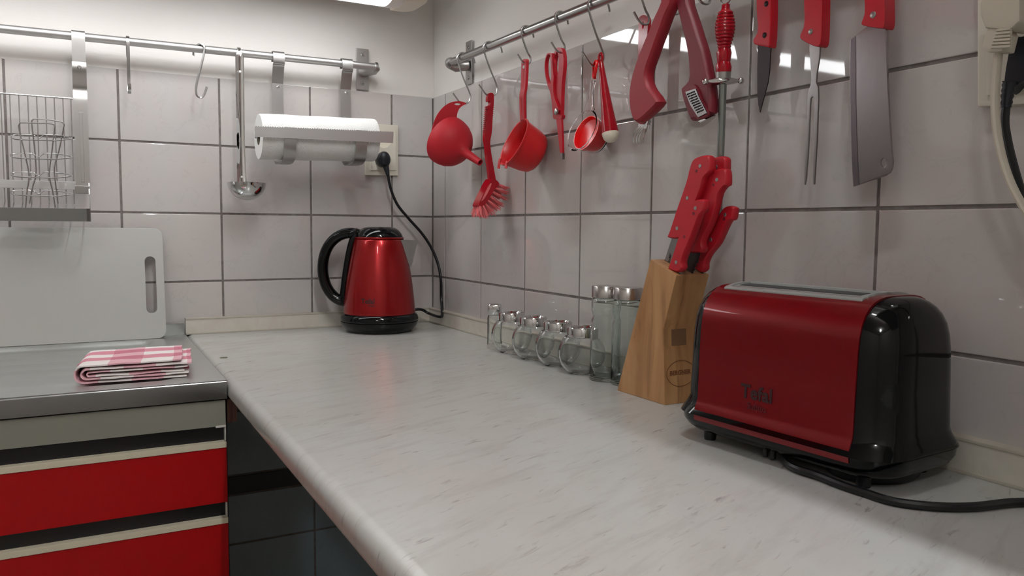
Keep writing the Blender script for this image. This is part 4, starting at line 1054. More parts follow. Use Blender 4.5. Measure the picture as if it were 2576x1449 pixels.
# ------------------------------------------------------------------ two loose hooks on the back rail
zb = 0.35348
t1 = G().strip(crom([(-0.705, y, z) for y, z in ((-0.036, zb - 0.030), (-0.0350, zb), (-0.039, zb + 0.0095), (-0.046, zb + 0.0105), (-0.0535, zb + 0.006), (-0.0560, zb - 0.004), (-0.054, zb - 0.04), (-0.049, zb - 0.075), (-0.050, zb - 0.100), (-0.0590, zb - 0.108), (-0.0700, zb - 0.102), (-0.0720, zb - 0.090))], 4, closed=False), 0.0062, 0.0022, (1, 0, 0)).build('flat_hook', M['wire'], None, angle=60)
tag(t1, 'flat steel hook seen edge on, hanging empty beside the shelf strap', 'hook', 'flat hooks on the back rail')
zb = 0.35436
q = crom([(-0.57613, 0.34049), (-0.57595, 0.34891), (-0.57174, 0.35862), (-0.56361, 0.36376), (-0.55645, 0.35954), (-0.5567, 0.34685), (-0.56375, 0.31823), (-0.57252, 0.28357), (-0.57538, 0.26216), (-0.57241, 0.25056), (-0.56519, 0.24863), (-0.55854, 0.25685), (-0.55335, 0.27262)], 4, closed=False)
ys = [-0.036 - 0.022 * min(1, i / (len(q) * 0.35)) for i in range(len(q))]
t2 = G().strip([(x, y, z) for (x, z), y in zip(q, ys)], 0.0070, 0.0030, (0.40, 0.917, 0)).build('flat_hook', M['wire'], None, angle=60)
tag(t2, 'flat steel S hook turned sideways on the back rail, left of the ladle', 'hook', 'flat hooks on the back rail')

# ------------------------------------------------------------------ ladle
t = thing('ladle', 'polished steel soup ladle hanging from the back rail', 'ladle', (-0.482, -0.07, 0.026))
hz = 0.35488
g = G(); rings = []
P = [(-0.0340, hz - 0.006, 0.003), (-0.0345, hz + 0.004, 0.003), (-0.040, hz + 0.0105, 0.003), (-0.048, hz + 0.0105, 0.0035), (-0.0555, hz + 0.004, 0.004), (-0.0575, hz - 0.012, 0.0090), (-0.0570, hz - 0.10, 0.0092), (-0.058, hz - 0.20, 0.0088), (-0.060, hz - 0.27, 0.0100), (-0.0620, 0.070, 0.0110)]
for i, (y, z, w) in enumerate(P):
    d = Vector((0, P[min(i + 1, len(P) - 1)][0] - P[max(i - 1, 0)][0], P[min(i + 1, len(P) - 1)][1] - P[max(i - 1, 0)][1])).normalized()
    n_ = Vector((1, 0, 0)).cross(d)
    x = -0.4835 - 0.0015 * i / 9
    rings.append([tuple(Vector((x, y, z)) + Vector((sx_ * w, 0, 0)) + n_ * (h + (0.0025 * (1 - sx_ * sx_) if w > 0.005 else 0))) for sx_, h in ((-1, 0), (-0.6, 0), (0, 0), (0.6, 0), (1, 0), (1, -0.0016), (0.6, -0.0016), (0, -0.0016), (-0.6, -0.0016), (-1, -0.0016))])
hd = g.loft(rings).build('handle', M['chrome'], t, angle=50)
for z in (0.312, 0.082):
    G().lathe([(0.0024, 0), (0.0024, 0.0008)], 14, axis_matrix((0, -1, 0)), (-0.4842, -0.0610, z)).build('rivet_hole', M['plaster'], hd)
bc = (-0.4815, -0.102, 0.067)
RB = 0.0405
o_ = [(RB, 0.0)] + [(RB * cos(a), -0.038 * sin(a)) for a in [i * pi / 20 for i in range(1, 10)]] + [(0.0, -0.038)]
i_ = [(0.0, -0.0366)] + [((RB - 0.0013) * cos(a), -0.0367 * sin(a)) for a in [i * pi / 20 for i in range(9, 0, -1)]] + [(RB - 0.0013, 0.0)]
shell(G(), o_, i_, 48, None, bc).build('bowl', M['chrome'], t, angle=70)

# ------------------------------------------------------------------ paper towel holder and roll
t = thing('paper_holder', 'steel paper roll holder with two straps and a toothed tear bar on the back rail', 'paper holder', (-0.32, -0.10, 0.10))
for x, dz in ((-0.3985, 0.0), (-0.2400, 0.004)):
    zr = 0.0 + (0.3554 if x < -0.3 else 0.35638)
    w = 0.0255
    a = [(-0.0345, zr - 0.0100), (-0.0340, zr + 0.001), (-0.038, zr + 0.0098), (-0.045, zr + 0.0115), (-0.0530, zr + 0.0085), (-0.0565, zr - 0.002), (-0.0560, zr - 0.016), (-0.050, zr - 0.020), (-0.0430, zr - 0.040), (-0.0360, zr - 0.060), (-0.0350, zr - 0.075)]
    s = strap(x, w, 0, a, M['steel_v'], 'strap', t)
    a = [(-0.0370, zr - 0.058), (-0.0370, zr - 0.10), (-0.0375, zr - 0.17), (-0.040, 0.135 + dz), (-0.050, 0.120 + dz), (-0.068, 0.1135 + dz), (-0.100, 0.1125 + dz), (-0.128, 0.1145 + dz), (-0.146, 0.124 + dz), (-0.1555, 0.143 + dz), (-0.1565, 0.165 + dz), (-0.1560, 0.186 + dz)]
    s = strap(x, w, 0, a, M['steel_v'], 'strap', t)
    G().lathe([(0.0038, 0), (0.0038, 0.0012), (0.0022, 0.0024)], 14, axis_matrix((0, -1, 0)), (x + 0.001, -0.0372, zr - 0.0665)).build('screw', M['wire'], s)
A, B = (-0.4729, 0.1819), (-0.1647, 0.19014)
C_, D_ = (-0.47324, 0.16114), (-0.1667, 0.16563)
nt = 62; ol = [C_, D_, B]
for k in range(nt):
    f = 1 - (k + 0.5) / nt; f2 = 1 - (k + 1.0) / nt
    ol.append((A[0] + (B[0] - A[0]) * f, A[1] + (B[1] - A[1]) * f + 0.0024))
    if k < nt - 1: ol.append((A[0] + (B[0] - A[0]) * f2, A[1] + (B[1] - A[1]) * f2))
ol.append(A)
G().slab(ol, [], 0.0014, ony(-0.1590)).build('tear_bar', M['steel'], t, smooth=False)
rod_z = 0.165
G().tube([(-0.462, -0.10, 0.16842), (-0.178, -0.10, 0.16842 + 0.006)], 0.0045, 12).build('roll_rod', M['wire'], t)

t = thing('paper_roll', 'white embossed kitchen paper roll lying in the steel holder', 'paper roll', (-0.32, -0.10, 0.11))
R0, x0, x1 = 0.0495, -0.4545, -0.1930
zc0 = 0.16842
g = G(); nA, nX = 180, 240
def emboss(u, a):
    """raised nested chevrons pressed into the sheet, plus a soft quilting"""
    p = 0.034
    s = a * R0
    cx = (u / p) % 1.0; cy = (s / 0.030) % 1.0
    d = abs(cx - 0.5) + abs(cy - 0.5)
    v = (d * 5.0 + (0.5 if int(u / p) % 2 else 0.0)) % 1.0
    return -0.0009 if v < 0.30 else 0.0
for i in range(nX + 1):
    u = (x1 - x0) * i / nX
    e = min(1, min(i, nX - i) / 3.0)
    for j in range(nA):
        a = 2 * pi * j / nA
        r = R0 * (0.985 + 0.015 * e) + emboss(u, a) + 0.0004 * sin(a * 3 + u * 60)
        g.v.append((x0 + u, -0.10 + r * cos(a), zc0 + 0.007 * i / nX + r * sin(a)))
for i in range(nX):
    for j in range(nA):
        j2 = (j + 1) % nA
        g.f.append((i * nA + j, i * nA + j2, (i + 1) * nA + j2, (i + 1) * nA + j))
RI = 0.0185
for (base, xx, zz, flip) in ((0, x0, zc0, 1), (nX * nA, x1, zc0 + 0.007, 0)):
    b = len(g.v)
    for j in range(nA):
        a = 2 * pi * j / nA
        g.v.append((xx, -0.10 + RI * cos(a), zz + RI * sin(a)))
    for j in range(nA):
        j2 = (j + 1) % nA
        g.f.append((base + j, base + j2, b + j2, b + j))
g.build('paper', M['paper'], t, angle=50)
o_ = [(RI, 0), (RI, x1 - x0)]; i_ = [(RI - 0.0012, x1 - x0), (RI - 0.0012, 0)]
mm = axis_matrix((x1 - x0, 0, 0.007))
shell(G(), o_, i_, 36, mm, (x0, -0.10, zc0)).build('core', M['card'], t)

# ------------------------------------------------------------------ cutting board, cloth
g = G()
def board_fn(a, b, h):
    f = (b + 0.270) / 0.236
    return (a, -0.058 + 0.040 * f + h, b)
def rrect2(x0, x1, z0, z1, r, n=6):
    out = []
    for cx, cz, a0 in ((x1 - r, z1 - r, 0), (x0 + r, z1 - r, 90), (x0 + r, z0 + r, 180), (x1 - r, z0 + r, 270)):
        for i in range(n + 1):
            a = radians(a0 + 90 * i / n); out.append((cx + r * cos(a), cz + r * sin(a)))
    return out
g.slab(rrect2(-1.045, -0.6465, -0.2695, -0.0335, 0.017), [rrect2(-0.6835, -0.6625, -0.216, -0.0945, 0.0102, 5)[::-1]], 0.009, board_fn)
tag(g.build('cutting_board', M['board'], None, bevel=0.0022, seg=3), 'large white plastic cutting board with slot handle leaning against the tiles on the sink', 'cutting board')

t = thing('dish_cloth', 'folded pink and white checked dish cloth on the drainer corner', 'cloth', (-0.73, -0.46, ZC))
def cloth_path(z0, z1, xr0, xr1, xl, n=9):
    """a sheet folded once: bottom layer right to left, round the fold, top layer left to right"""
    out = []
    for i in range(n): f = i / (n - 1); out.append((xr0 + (xl + (z1 - z0) / 2 - xr0) * f, z0))
    c = (z0 + z1) / 2; r = (z1 - z0) / 2
    for i in range(1, 8):
        a = -pi / 2 - pi * i / 8; out.append((xl + r + r * cos(a), c + r * sin(a)))
    for i in range(n): f = i / (n - 1); out.append((xl + r + (xr1 - xl - r) * f, z1))
    return out
def cloth_sheet(path, y0, y1, th, name, seed, parent, top=False):
    random.seed(seed)
    g = G(); g.uv = []
    ny = 26
    npt = len(path)
    arc = [0.0]
    for i in range(1, npt): arc.append(arc[-1] + sqrt((path[i][0] - path[i - 1][0]) ** 2 + (path[i][1] - path[i - 1][1]) ** 2))
    lay = []
    for side in (1, -1):
        for j in range(ny + 1):
            f = j / ny
            for i in range(npt):
                x, z = path[i]
                dx = path[min(i + 1, npt - 1)][0] - path[max(i - 1, 0)][0]; dz = path[min(i + 1, npt - 1)][1] - path[max(i - 1, 0)][1]
                l = sqrt(dx * dx + dz * dz); nx_, nz_ = -dz / l, dx / l
                y = y0 + (y1 - y0) * f
                wob = noise.noise(Vector((x * 26 + seed, y * 22, z * 60))) * 0.0017 * (0.35 + 0.65 * min(1, (z - ZC) / 0.012))
                edge = 1.0 - 0.45 * (abs(2 * f - 1) ** 10)
                px = x + nx_ * side * th / 2 * edge + noise.noise(Vector((y * 30, z * 100, seed))) * 0.0022
                pz = max(z + nz_ * side * th / 2 * edge + wob, ZC + 0.0016)
                py = y + noise.noise(Vector((x * 24, z * 160, seed + 5.0))) * 0.0035
                sk = (py - y0) * 0.10
                g.v.append((px + sk, py, pz)); g.uv.append(((arc[i] + 0.012) / 0.092, f * (y1 - y0) / 0.066 + 0.05 * seed))
    N1 = (ny + 1) * npt
    for j in range(ny):
        for i in range(npt - 1):
            a = j * npt + i
            g.f.append((a, a + 1, a + npt + 1, a + npt)); g.f.append((N1 + a, N1 + a + npt, N1 + a + npt + 1, N1 + a + 1))
    for i in range(npt - 1):
        g.f.append((i, N1 + i, N1 + i + 1, i + 1)); a = ny * npt + i; g.f.append((a, a + 1, N1 + a + 1, N1 + a))
    for j in range(ny):
        for i in (0, npt - 1):
            a = j * npt + i; g.f.append((a, a + npt, N1 + a + npt, N1 + a))
    return g.build(name, M['gingham'], parent, angle=80)
cy0, cy1 = -0.548, -0.395
cloth_sheet(cloth_path(ZC + 0.0035, ZC + 0.0300, -0.658, -0.664, -0.815), cy0, cy1, 0.0042, 'outer_fold', 1, t)
cloth_sheet(cloth_path(ZC + 0.0090, ZC + 0.0240, -0.654, -0.650, -0.806), cy0 - 0.001, cy1 - 0.004, 0.0040, 'inner_fold', 2, t)
cloth_sheet(cloth_path(ZC + 0.0132, ZC + 0.0192, -0.661, -0.655, -0.798), cy0 + 0.001, cy1 - 0.006, 0.0034, 'inner_fold', 3, t)

# ------------------------------------------------------------------ kettle
KC = Vector((-0.189, -0.127, ZC))
RV, UPV = Vector((0.8787, -0.4774, 0)), Vector((0, 0, 1))
FV = Vector((-0.4774, -0.8787, 0))      # towards the viewer
def kp(s, h, d=0.0): return tuple(KC + RV * s + UPV * h + FV * d)
t = thing('kettle', 'metallic red electric kettle with black handle, lid and round base in the room corner', 'kettle', KC)
G().lathe([(0.070, 0.0), (0.077, 0.003), (0.0855, 0.012), (0.0895, 0.019), (0.0905, 0.0245)], 64, None, tuple(KC)).build('power_base', M['black_gloss'], t, angle=60)
G().lathe([(0.0885, 0.0248), (0.0905, 0.0262), (0.0908, 0.031), (0.0890, 0.038), (0.0850, 0.0425), (0.082, 0.043)], 64, None, tuple(KC)).build('foot_ring', M['black_gloss'], t, angle=60)
bp = [(0.0835, 0.0432), (0.0840, 0.0455), (0.0832, 0.055), (0.0812, 0.078), (0.0782, 0.103), (0.0744, 0.130), (0.0700, 0.155), (0.0655, 0.178), (0.0610, 0.199), (0.0580, 0.212), (0.0560, 0.2165), (0.052, 0.2175)]
G().lathe([(x, z) for x, z in bp], 72, None, tuple(KC)).build('body', M['red_metal'], t, angle=60)
G().lathe([(0.0575, 0.2170), (0.0572, 0.2195), (0.056, 0.2205)], 64, None, tuple(KC)).build('rim', M['red_metal'], t)
G().lathe([(0.0550, 0.2185), (0.0545, 0.222), (0.0515, 0.2290), (0.0450, 0.2370), (0.0370, 0.2420), (0.0250, 0.2440), (0.0, 0.2445)], 64, None, tuple(KC)).build('lid', M['black_gloss'], t, angle=60)
hp_ = [(-0.042, 0.2240), (-0.060, 0.2290), (-0.080, 0.2280), (-0.100, 0.2190), (-0.117, 0.2020), (-0.1285, 0.1780), (-0.1330, 0.1500), (-0.1310, 0.1240), (-0.1240, 0.1020), (-0.1110, 0.0830), (-0.0950, 0.0720), (-0.0780, 0.0680)]
cl = crom([kp(s, h) for s, h in hp_], 5, closed=False)
G().tube(cl, [0.0125] * len(cl), 20, ry=[0.0150] * len(cl), up=None).build('handle', M['black_gloss'], t, angle=80)
st = crom([kp(s, h) for s, h in ((-0.050, 0.2260), (-0.0600, 0.2120), (-0.0665, 0.190), (-0.0715, 0.165), (-0.0765, 0.135), (-0.0805, 0.105), (-0.0835, 0.075), (-0.0830, 0.064))], 4, closed=False)
G().tube(st, 0.0105, 16, ry=0.0170, up=tuple(RV)).build('handle_back', M['black_gloss'], t, angle=80)
G().tube([kp(-0.050, 0.2330), kp(-0.062, 0.2290), kp(-0.070, 0.2230)], [0.009, 0.011, 0.010], 14, ry=[0.018, 0.017, 0.015]).build('hinge', M['black_gloss'], t, angle=80)
sp_ = G()
tip_o = kp(0.0900, 0.2140); 
V = [kp(0.052, 0.2140, 0.022), kp(0.052, 0.2140, -0.022), kp(0.0905, 0.2145, 0), kp(0.0745, 0.1500, 0.0), kp(0.060, 0.1800, 0.016), kp(0.060, 0.1800, -0.016)]
sp_.add(V, [(0, 4, 3, 2), (1, 2, 3, 5)])
sp_.add([tuple(Vector(p) + Vector(( -0.0, 0, -0.0)) - RV * 0.0012) for p in V], [(2, 3, 4, 0), (5, 3, 2, 1)])
sp_.f += [(0, 2, 8, 6), (2, 1, 7, 8)]
sp_.build('spout', M['steel_v'], t, angle=20)
def wrap_text(body, size, s0, h0, radius_fn, name, material, parent, **kw):
    v, f = text_mesh(body, size, **kw)
    out = []
    for x, y, z in v:
        r = radius_fn(h0 + y) + 0.0003 + z
        a = (s0 + x) / r
        d = RV * sin(a) + FV * cos(a)
        out.append(tuple(KC + d * r + UPV * (h0 + y)))
    return G().add(out, f).build(name, material, parent, smooth=False)
def kr(h):
    for (r0, z0), (r1, z1) in zip(bp, bp[1:]):
        if z0 <= h <= z1: return r0 + (r1 - r0) * (h - z0) / (z1 - z0)
    return bp[-1][0]
wrap_text('Tefal', 0.0155, -0.0135, 0.0760, kr, 'logo', M['print'], t, bold=0.0004, spacing=1.05)
wrap_text('Subito', 0.0062, -0.004, 0.0665, kr, 'small_print', M['print'], t)
# ------------------------------------------------------------------ glass jars
def disc_jar(name, label, c, face, group):
    """round flattened jar: a ball with two flat faces, short neck, chrome screw lid"""
    t = thing(name, label, 'jar', c, group)
    F = Vector((face[0], face[1], 0)).normalized(); S = Vector((-F.y, F.x, 0))
    R_, H = 0.0405, 0.0640
    def surf(R, cut, z0, z1, neck):
        rings = []; n = 48; m_ = 20
        zc = 0.0345
        zs = [z0 + (z1 - z0) * (0.5 - 0.5 * cos(pi * k / m_)) for k in range(m_ + 1)]
        for z in zs:
            rr = sqrt(max(0.0, R * R - (z - zc) ** 2))
            rr = max(rr, neck if z > zc else 0.020)
            ring = []
            for j in range(n):
                a = 2 * pi * j / n
                u, w = rr * cos(a), rr * sin(a)
                w = cut * math.tanh(w / cut * 1.15) if abs(w) > 0 else 0
                ring.append(tuple(Vector(c) + S * u + F * w + Vector((0, 0, z))))
            rings.append(ring)
        return rings
    out = surf(R_, 0.0270, 0.0, 0.0625, 0.0205)
    inn = surf(R_ - 0.0022, 0.0248, 0.0035, 0.0625, 0.0185)
    nk = [[tuple(Vector(c) + Vector((0.0205 * cos(2 * pi * j / 48), 0.0205 * sin(2 * pi * j / 48), 0)) @ Matrix.Identity(3) + Vector((0, 0, z))) for j in range(48)] for z in ()]
    g = G()
    rings = out + inn[::-1]
    g.loft(rings, True, True)
    g.build('glass_body', M['glass'], t, angle=80)
    lc = tuple(Vector(c))
    G().lathe([(0.0245, 0.0625), (0.0256, 0.0632), (0.0258, 0.0775), (0.0248, 0.0790), (0.0225, 0.0792), (0.0205, 0.0770), (0.0, 0.0768)], 44, None, lc, cap0=True, cap1=False).build('lid', M['chrome'], t, angle=40)
    return t
J0 = Vector((-0.06125, -0.54556, -0.271))
jar_pos = [(-0.06125, -0.54556, -0.271), (-0.06174, -0.63107, -0.271), (-0.05764, -0.71079, -0.271), (-0.05979, -0.79237, -0.271)]
jar_lab = ['round clear glass jar with chrome lid, next to the small square shaker',
           'round clear glass jar with chrome lid, second from the small square shaker',
           'round clear glass jar with chrome lid, third from the small square shaker',
           'round clear glass jar with chrome lid, right beside the tall jars']
jar = disc_jar('round_jar', jar_lab[0], (J0.x, J0.y, ZC + 0.0001), (-0.62, -0.78), 'round glass jars in a row on the worktop')
index_kids()
for p, l in zip(jar_pos[1:], jar_lab[1:]):
    copy_tree(jar, (p[0] - J0.x, p[1] - J0.y, 0), l)
c0 = (-0.06462, -0.47746, -0.271)
t = thing('square_shaker', 'small square clear glass shaker with tall chrome cap at the far end of the jars', 'jar', (c0[0], c0[1], ZC))
def sq(hw, z, r=0.003):
    o = []
    ang = radians(28)
    for cx, cy, a0 in ((hw - r, hw - r, 0), (-hw + r, hw - r, 90), (-hw + r, -hw + r, 180), (hw - r, -hw + r, 270)):
        for i in range(4):
            a = radians(a0 + 30 * i); x, y = cx + r * cos(a), cy + r * sin(a)
            o.append((c0[0] + x * cos(ang) + y * sin(ang), c0[1] - x * sin(ang) + y * cos(ang), ZC + z))
    return o
G().loft([sq(0.0138, 0.0001), sq(0.0142, 0.004), sq(0.0142, 0.062), sq(0.0130, 0.067), sq(0.0105, 0.0675), sq(0.0118, 0.060), sq(0.0118, 0.008)]).build('glass_body', M['glass'], t, angle=40)
G().loft([sq(0.0134, 0.0678, .006), sq(0.0140, 0.069, .006), sq(0.0140, 0.086, .006), sq(0.0130, 0.0895, .006), sq(0.010, 0.0905, .006)]).build('cap', M['chrome'], t, angle=60)
def tall_jar(name, label, c, group):
    t = thing(name, label, 'jar', c, group)
    po = [(0.0205, 0.0001), (0.0235, 0.0010), (0.0245, 0.004), (0.0245, 0.030), (0.0240, 0.075), (0.0238, 0.096), (0.0222, 0.102), (0.0212, 0.106), (0.0222, 0.110), (0.0236, 0.115), (0.0238, 0.128), (0.0222, 0.1325), (0.0205, 0.134)]
    pi_ = [(0.0190, 0.134), (0.0208, 0.130), (0.0220, 0.126), (0.0218, 0.116), (0.0200, 0.110), (0.0192, 0.106), (0.0202, 0.101), (0.0220, 0.094), (0.0224, 0.03), (0.0222, 0.009), (0.017, 0.006), (0.0, 0.0055)]
    G().lathe(po + pi_, 44, None, c, cap0=True, cap1=False).build('glass_body', M['green_glass'], t, angle=80)
    G().lathe([(0.0222, 0.1345), (0.0232, 0.1352), (0.0232, 0.1525), (0.0224, 0.1535), (0.0, 0.1537)], 44, None, c, cap1=False).build('lid', M['lid'], t, angle=40)
    return t
T0 = Vector((-0.05898, -0.85873, -0.271))
tj = tall_jar('tall_jar', 'tall waisted glass jar with brushed steel lid beside the round jars', (T0.x, T0.y, ZC), 'tall glass jars')
index_kids()
copy_tree(tj, (Vector((-0.04845, -0.90239, -0.271)) - T0), 'tall waisted glass jar with brushed steel lid, half hidden by the knife block')

# ------------------------------------------------------------------ knife block and knives
t = thing('knife_block', 'slanted rubberwood knife block with scorched oval maker mark on its front', 'knife block', (-0.06, -0.995, ZC))
BX0, BX1 = -0.0905, -0.0315
side = [(-0.936, ZC), (-1.048, ZC), (-1.041, -0.165), (-1.0655, -0.088), (-1.009, -0.0685)]
G().loft([[(x, y, z) for y, z in side] for x in (BX0, BX1)]).build('block', M['wood'], t, bevel=0.0012)
td = (Vector((0, -1.009, -0.0685)) - Vector((0, -1.0655, -0.088))).normalized()
for x, f0, f1 in ((-0.0800, 0.05, 0.50), (-0.0680, 0.42, 0.92), (-0.0580, 0.10, 0.75), (-0.0460, 0.42, 0.9), (-0.0400, 0.05, 0.55)):
    a = Vector((0, -1.0655, -0.088)) + td * 0.06 * f0; b = Vector((0, -1.0655, -0.088)) + td * 0.06 * f1
    G().strip([(x, a.y, a.z + 0.0003), (x, b.y, b.z + 0.0003)], 0.0022, 0.0006, (1, 0, 0)).build('slot', M['dark_hole'], t, smooth=False)
G().slab([(-0.0765, -0.1885), (-0.0500, -0.1885), (-0.0500, -0.166), (-0.0765, -0.166)], [], 0.0010, lambda a, b, h: (a, -1.0425 - (b + 0.1885) * -0.065 + h, b)).build('notch', M['notch_shade'], t, bevel=0.0003)
v, f = text_mesh('BERGNER', 0.0088, bold=0.0002)
yb = lambda z: -1.048 + (z - ZC) / (-0.165 - ZC) * 0.007
LC = (-0.0620, -0.2275)
G().add([(LC[0] + x, yb(LC[1] + y) - 0.0003 - z, LC[1] + y) for x, y, z in v], f).build('maker_mark', M['burn'], t, smooth=False)
oe = ell(LC[0] + 0.001, LC[1] - 0.001, 0.0255, 0.0185, 40); ie = ell(LC[0] + 0.001, LC[1] - 0.001, 0.0250, 0.0180, 40)
G().slab(oe, [ie], 0.0003, lambda a, b, h: (a, yb(b) - 0.0003 + h, b)).build('oval_mark', M['burn'], t, smooth=False)

def block_knife(label, x, outline, blade, rivets, holes=(), serr=None, th=0.0125, m='blade', rot=2):
    t = thing('block_knife', label, 'knife', (x, outline[0][0], min(p[1] for p in blade)), 'red handled knives in the block')
    pillow_slab(crom(outline, 3), [], x, th, 0.0022, 'handle', M['red_handle'], t)
    G().slab(blade, [], 0.0018, onx(x)).build('blade', M[m], t, smooth=False)
    for q in rivets: rivet(q[0], q[1], x - th / 2 + 0.0003, t, 0.0027)
    for q in holes:
        G().lathe([(0.0022, 0), (0.0022, 0.0004)], 12, axis_matrix((-1, 0, 0)), (x - th / 2 + 0.0002, q[0], q[1])).build('hole', M['red_shaded'], t)
xA, xB, xC, xD, xE = -0.068, -0.047, -0.058, -0.080, -0.040
block_knife('large red handled knife, tallest at the left of the block', xA,
    [(-1.02677, -0.03851), (-1.02421, -0.0346), (-1.02931, -0.02603), (-1.04118, -8e-05), (-1.05197, 0.02148), (-1.06076, 0.04018), (-1.06665, 0.05748), (-1.07274, 0.0677), (-1.08355, 0.07151), (-1.0996, 0.0719), (-1.10535, 0.06844), (-1.10679, 0.05864), (-1.10543, 0.04901), (-1.09548, 0.04222), (-1.09064, 0.0289), (-1.07715, 0.00191), (-1.06339, -0.02836), (-1.05039, -0.03812)],
    [(-1.02912, -0.03716), (-1.04807, -0.03816), (-1.02923, -0.07789), (-1.02754, -0.08655), (-1.01012, -0.08482), (-1.01468, -0.06859)],
    [(-1.08856, 0.05833), (-1.06476, 0.01676), (-1.04523, -0.02442)], [(-1.08192, 0.05196)])
block_knife('red handled knife at the back of the block, only its top showing', xB,
    [(-1.08062, 0.06628), (-1.09115, 0.07076), (-1.10513, 0.07133), (-1.11178, 0.0684), (-1.11309, 0.06161), (-1.11257, 0.04946), (-1.10621, 0.04491), (-1.09294, 0.02697), (-1.07967, -0.00027), (-1.06669, -0.02054), (-1.05448, -0.02056), (-1.05914, 0.00516), (-1.06735, 0.033), (-1.0739, 0.05291)],
    [(-1.05632, -0.01927), (-1.06571, -0.01926), (-1.04846, -0.06227), (-1.04694, -0.0728), (-1.03718, -0.07191), (-1.04053, -0.05729)],
    [(-1.09634, 0.05753), (-1.07145, 0.01748)])
block_knife('red handled knife with dark serrated blade in the middle of the block', xC,
    [(-1.05307, -0.05682), (-1.0582, -0.0412), (-1.07035, -0.01554), (-1.0802, 0.01459), (-1.08675, 0.03185), (-1.09512, 0.04569), (-1.10363, 0.05258), (-1.12079, 0.05361), (-1.12636, 0.04943), (-1.1274, 0.03258), (-1.1218, 0.0292), (-1.11359, 0.02101), (-1.10745, 0.0016), (-1.09779, -0.02056), (-1.08674, -0.03564), (-1.084, -0.04449), (-1.08607, -0.05074), (-1.08338, -0.0565), (-1.0757, -0.05738)],
    [(-1.05214, -0.0575), (-1.07532, -0.05714), (-1.07229, -0.06514), (-1.07068, -0.0716), (-1.06696, -0.0724), (-1.06768, -0.07622), (-1.06434, -0.07767), (-1.06508, -0.08213), (-1.06174, -0.0836), (-1.06104, -0.0901), (-1.0407, -0.08866), (-1.04455, -0.07667)],
    [(-1.11005, 0.03957)], [(-1.10421, 0.03314), (-1.06814, -0.04458)], m='dark_blade')
block_knife('shorter red handled knife in front at the left edge of the block', xD,
    [(-1.04368, -0.08219), (-1.04142, -0.07971), (-1.04799, -0.06584), (-1.06223, -0.0335), (-1.07437, -0.00577), (-1.0813, 0.00658), (-1.09019, 0.01256), (-1.10622, 0.01385), (-1.10988, 0.01024), (-1.10963, -0.00127), (-1.10263, -0.00728), (-1.09511, -0.02075), (-1.08497, -0.04068), (-1.07541, -0.05721), (-1.07026, -0.07004), (-1.07112, -0.0776), (-1.06788, -0.08221), (-1.06129, -0.08448), (-1.05256, -0.08366)],
    [(-1.05641, -0.08282), (-1.06375, -0.0837), (-1.06277, -0.08823), (-1.06062, -0.09219), (-1.05324, -0.09135)],
    [(-1.09498, 0.00226), (-1.05916, -0.07082)], [(-1.09164, -0.00481), (-1.07457, -0.03586)])
block_knife('curved red handled knife at the right of the block', xE,
    [(-1.04893, -0.07937), (-1.05249, -0.07265), (-1.05767, -0.05941), (-1.0646, -0.04496), (-1.08028, -0.02299), (-1.09395, -0.00661), (-1.10406, 0.00385), (-1.11431, 0.006), (-1.12257, 0.00352), (-1.12308, -0.00077), (-1.1207, -0.01238), (-1.11347, -0.01481), (-1.10531, -0.02661), (-1.09461, -0.0443), (-1.07813, -0.06), (-1.07069, -0.07185), (-1.0701, -0.08027), (-1.06433, -0.08511), (-1.05675, -0.08421)],
    [(-1.0548, -0.08301), (-1.06354, -0.08411), (-1.06261, -0.0891), (-1.06083, -0.09181), (-1.05321, -0.09095)],
    [(-1.10812, -0.00584), (-1.08234, -0.03948)], [(-1.10662, -0.01152)])
v, f = text_mesh('STEEL', 0.0052)
(s0, s1), = [(-1.02496, -0.06619)]
G().add([(xA - 0.0011 - z, s0 - (y * sin(1.25) + x * cos(1.25)) * 1.0, s1 + (x * sin(1.25) - y * cos(1.25)) * 1.0) for x, y, z in v], f).build('blade_stamp', M['dark_blade'], bpy.data.objects['block_knife'], smooth=False)

# ------------------------------------------------------------------ toaster
TC = Vector((-0.1025, -1.304, ZC)); TA = radians(4.0)
TU = Vector((sin(TA), -cos(TA), 0)); TV = Vector((-cos(TA), -sin(TA), 0))    # along, towards the room
TS = 1.0
def tp_(u, v, h): return tuple(TC + TU * u + TV * v + Vector((0, 0, h)))
t = thing('toaster', 'deep red two slice toaster with glossy black ends and base, grey slot on top', 'toaster', TC)
levels = [(0.0100, 0.1170, 0.0590, 0.030), (0.0130, 0.1270, 0.0660, 0.034), (0.0180, 0.1340, 0.0725, 0.036), (0.0250, 0.1375, 0.0765, 0.037), (0.0330, 0.1385, 0.0775, 0.038),
          (0.0400, 0.1375, 0.0765, 0.038), (0.0460, 0.1350, 0.0735, 0.038), (0.0520, 0.1335, 0.0715, 0.038), (0.0900, 0.1325, 0.0705, 0.038), (0.1300, 0.1318, 0.0690, 0.038),
          (0.1450, 0.1308, 0.0672, 0.038), (0.1560, 0.1290, 0.0640, 0.037), (0.1650, 0.1262, 0.0590, 0.036), (0.1720, 0.1225, 0.0520, 0.034), (0.1770, 0.1185, 0.0440, 0.032), (0.1800, 0.1145, 0.0350, 0.028), (0.1815, 0.1110, 0.0250, 0.022), (0.1820, 0.1070, 0.0150, 0.014)]
levels = [(h, a, b * 0.945, r) for h, a, b, r in levels]
def rr_ring(a, b, r, h, n=8):
    o = []
    r = min(r, b * 0.98, a * 0.98)
    for cu, cv, a0 in ((a - r, b - r, 0), (-a + r, b - r, 90), (-a + r, -b + r, 180), (a - r, -b + r, 270)):
        for i in range(n + 1):
            q = radians(a0 + 90 * i / n); o.append(tp_(cu + r * cos(q), cv + r * sin(q), h))
    return o
split = 5
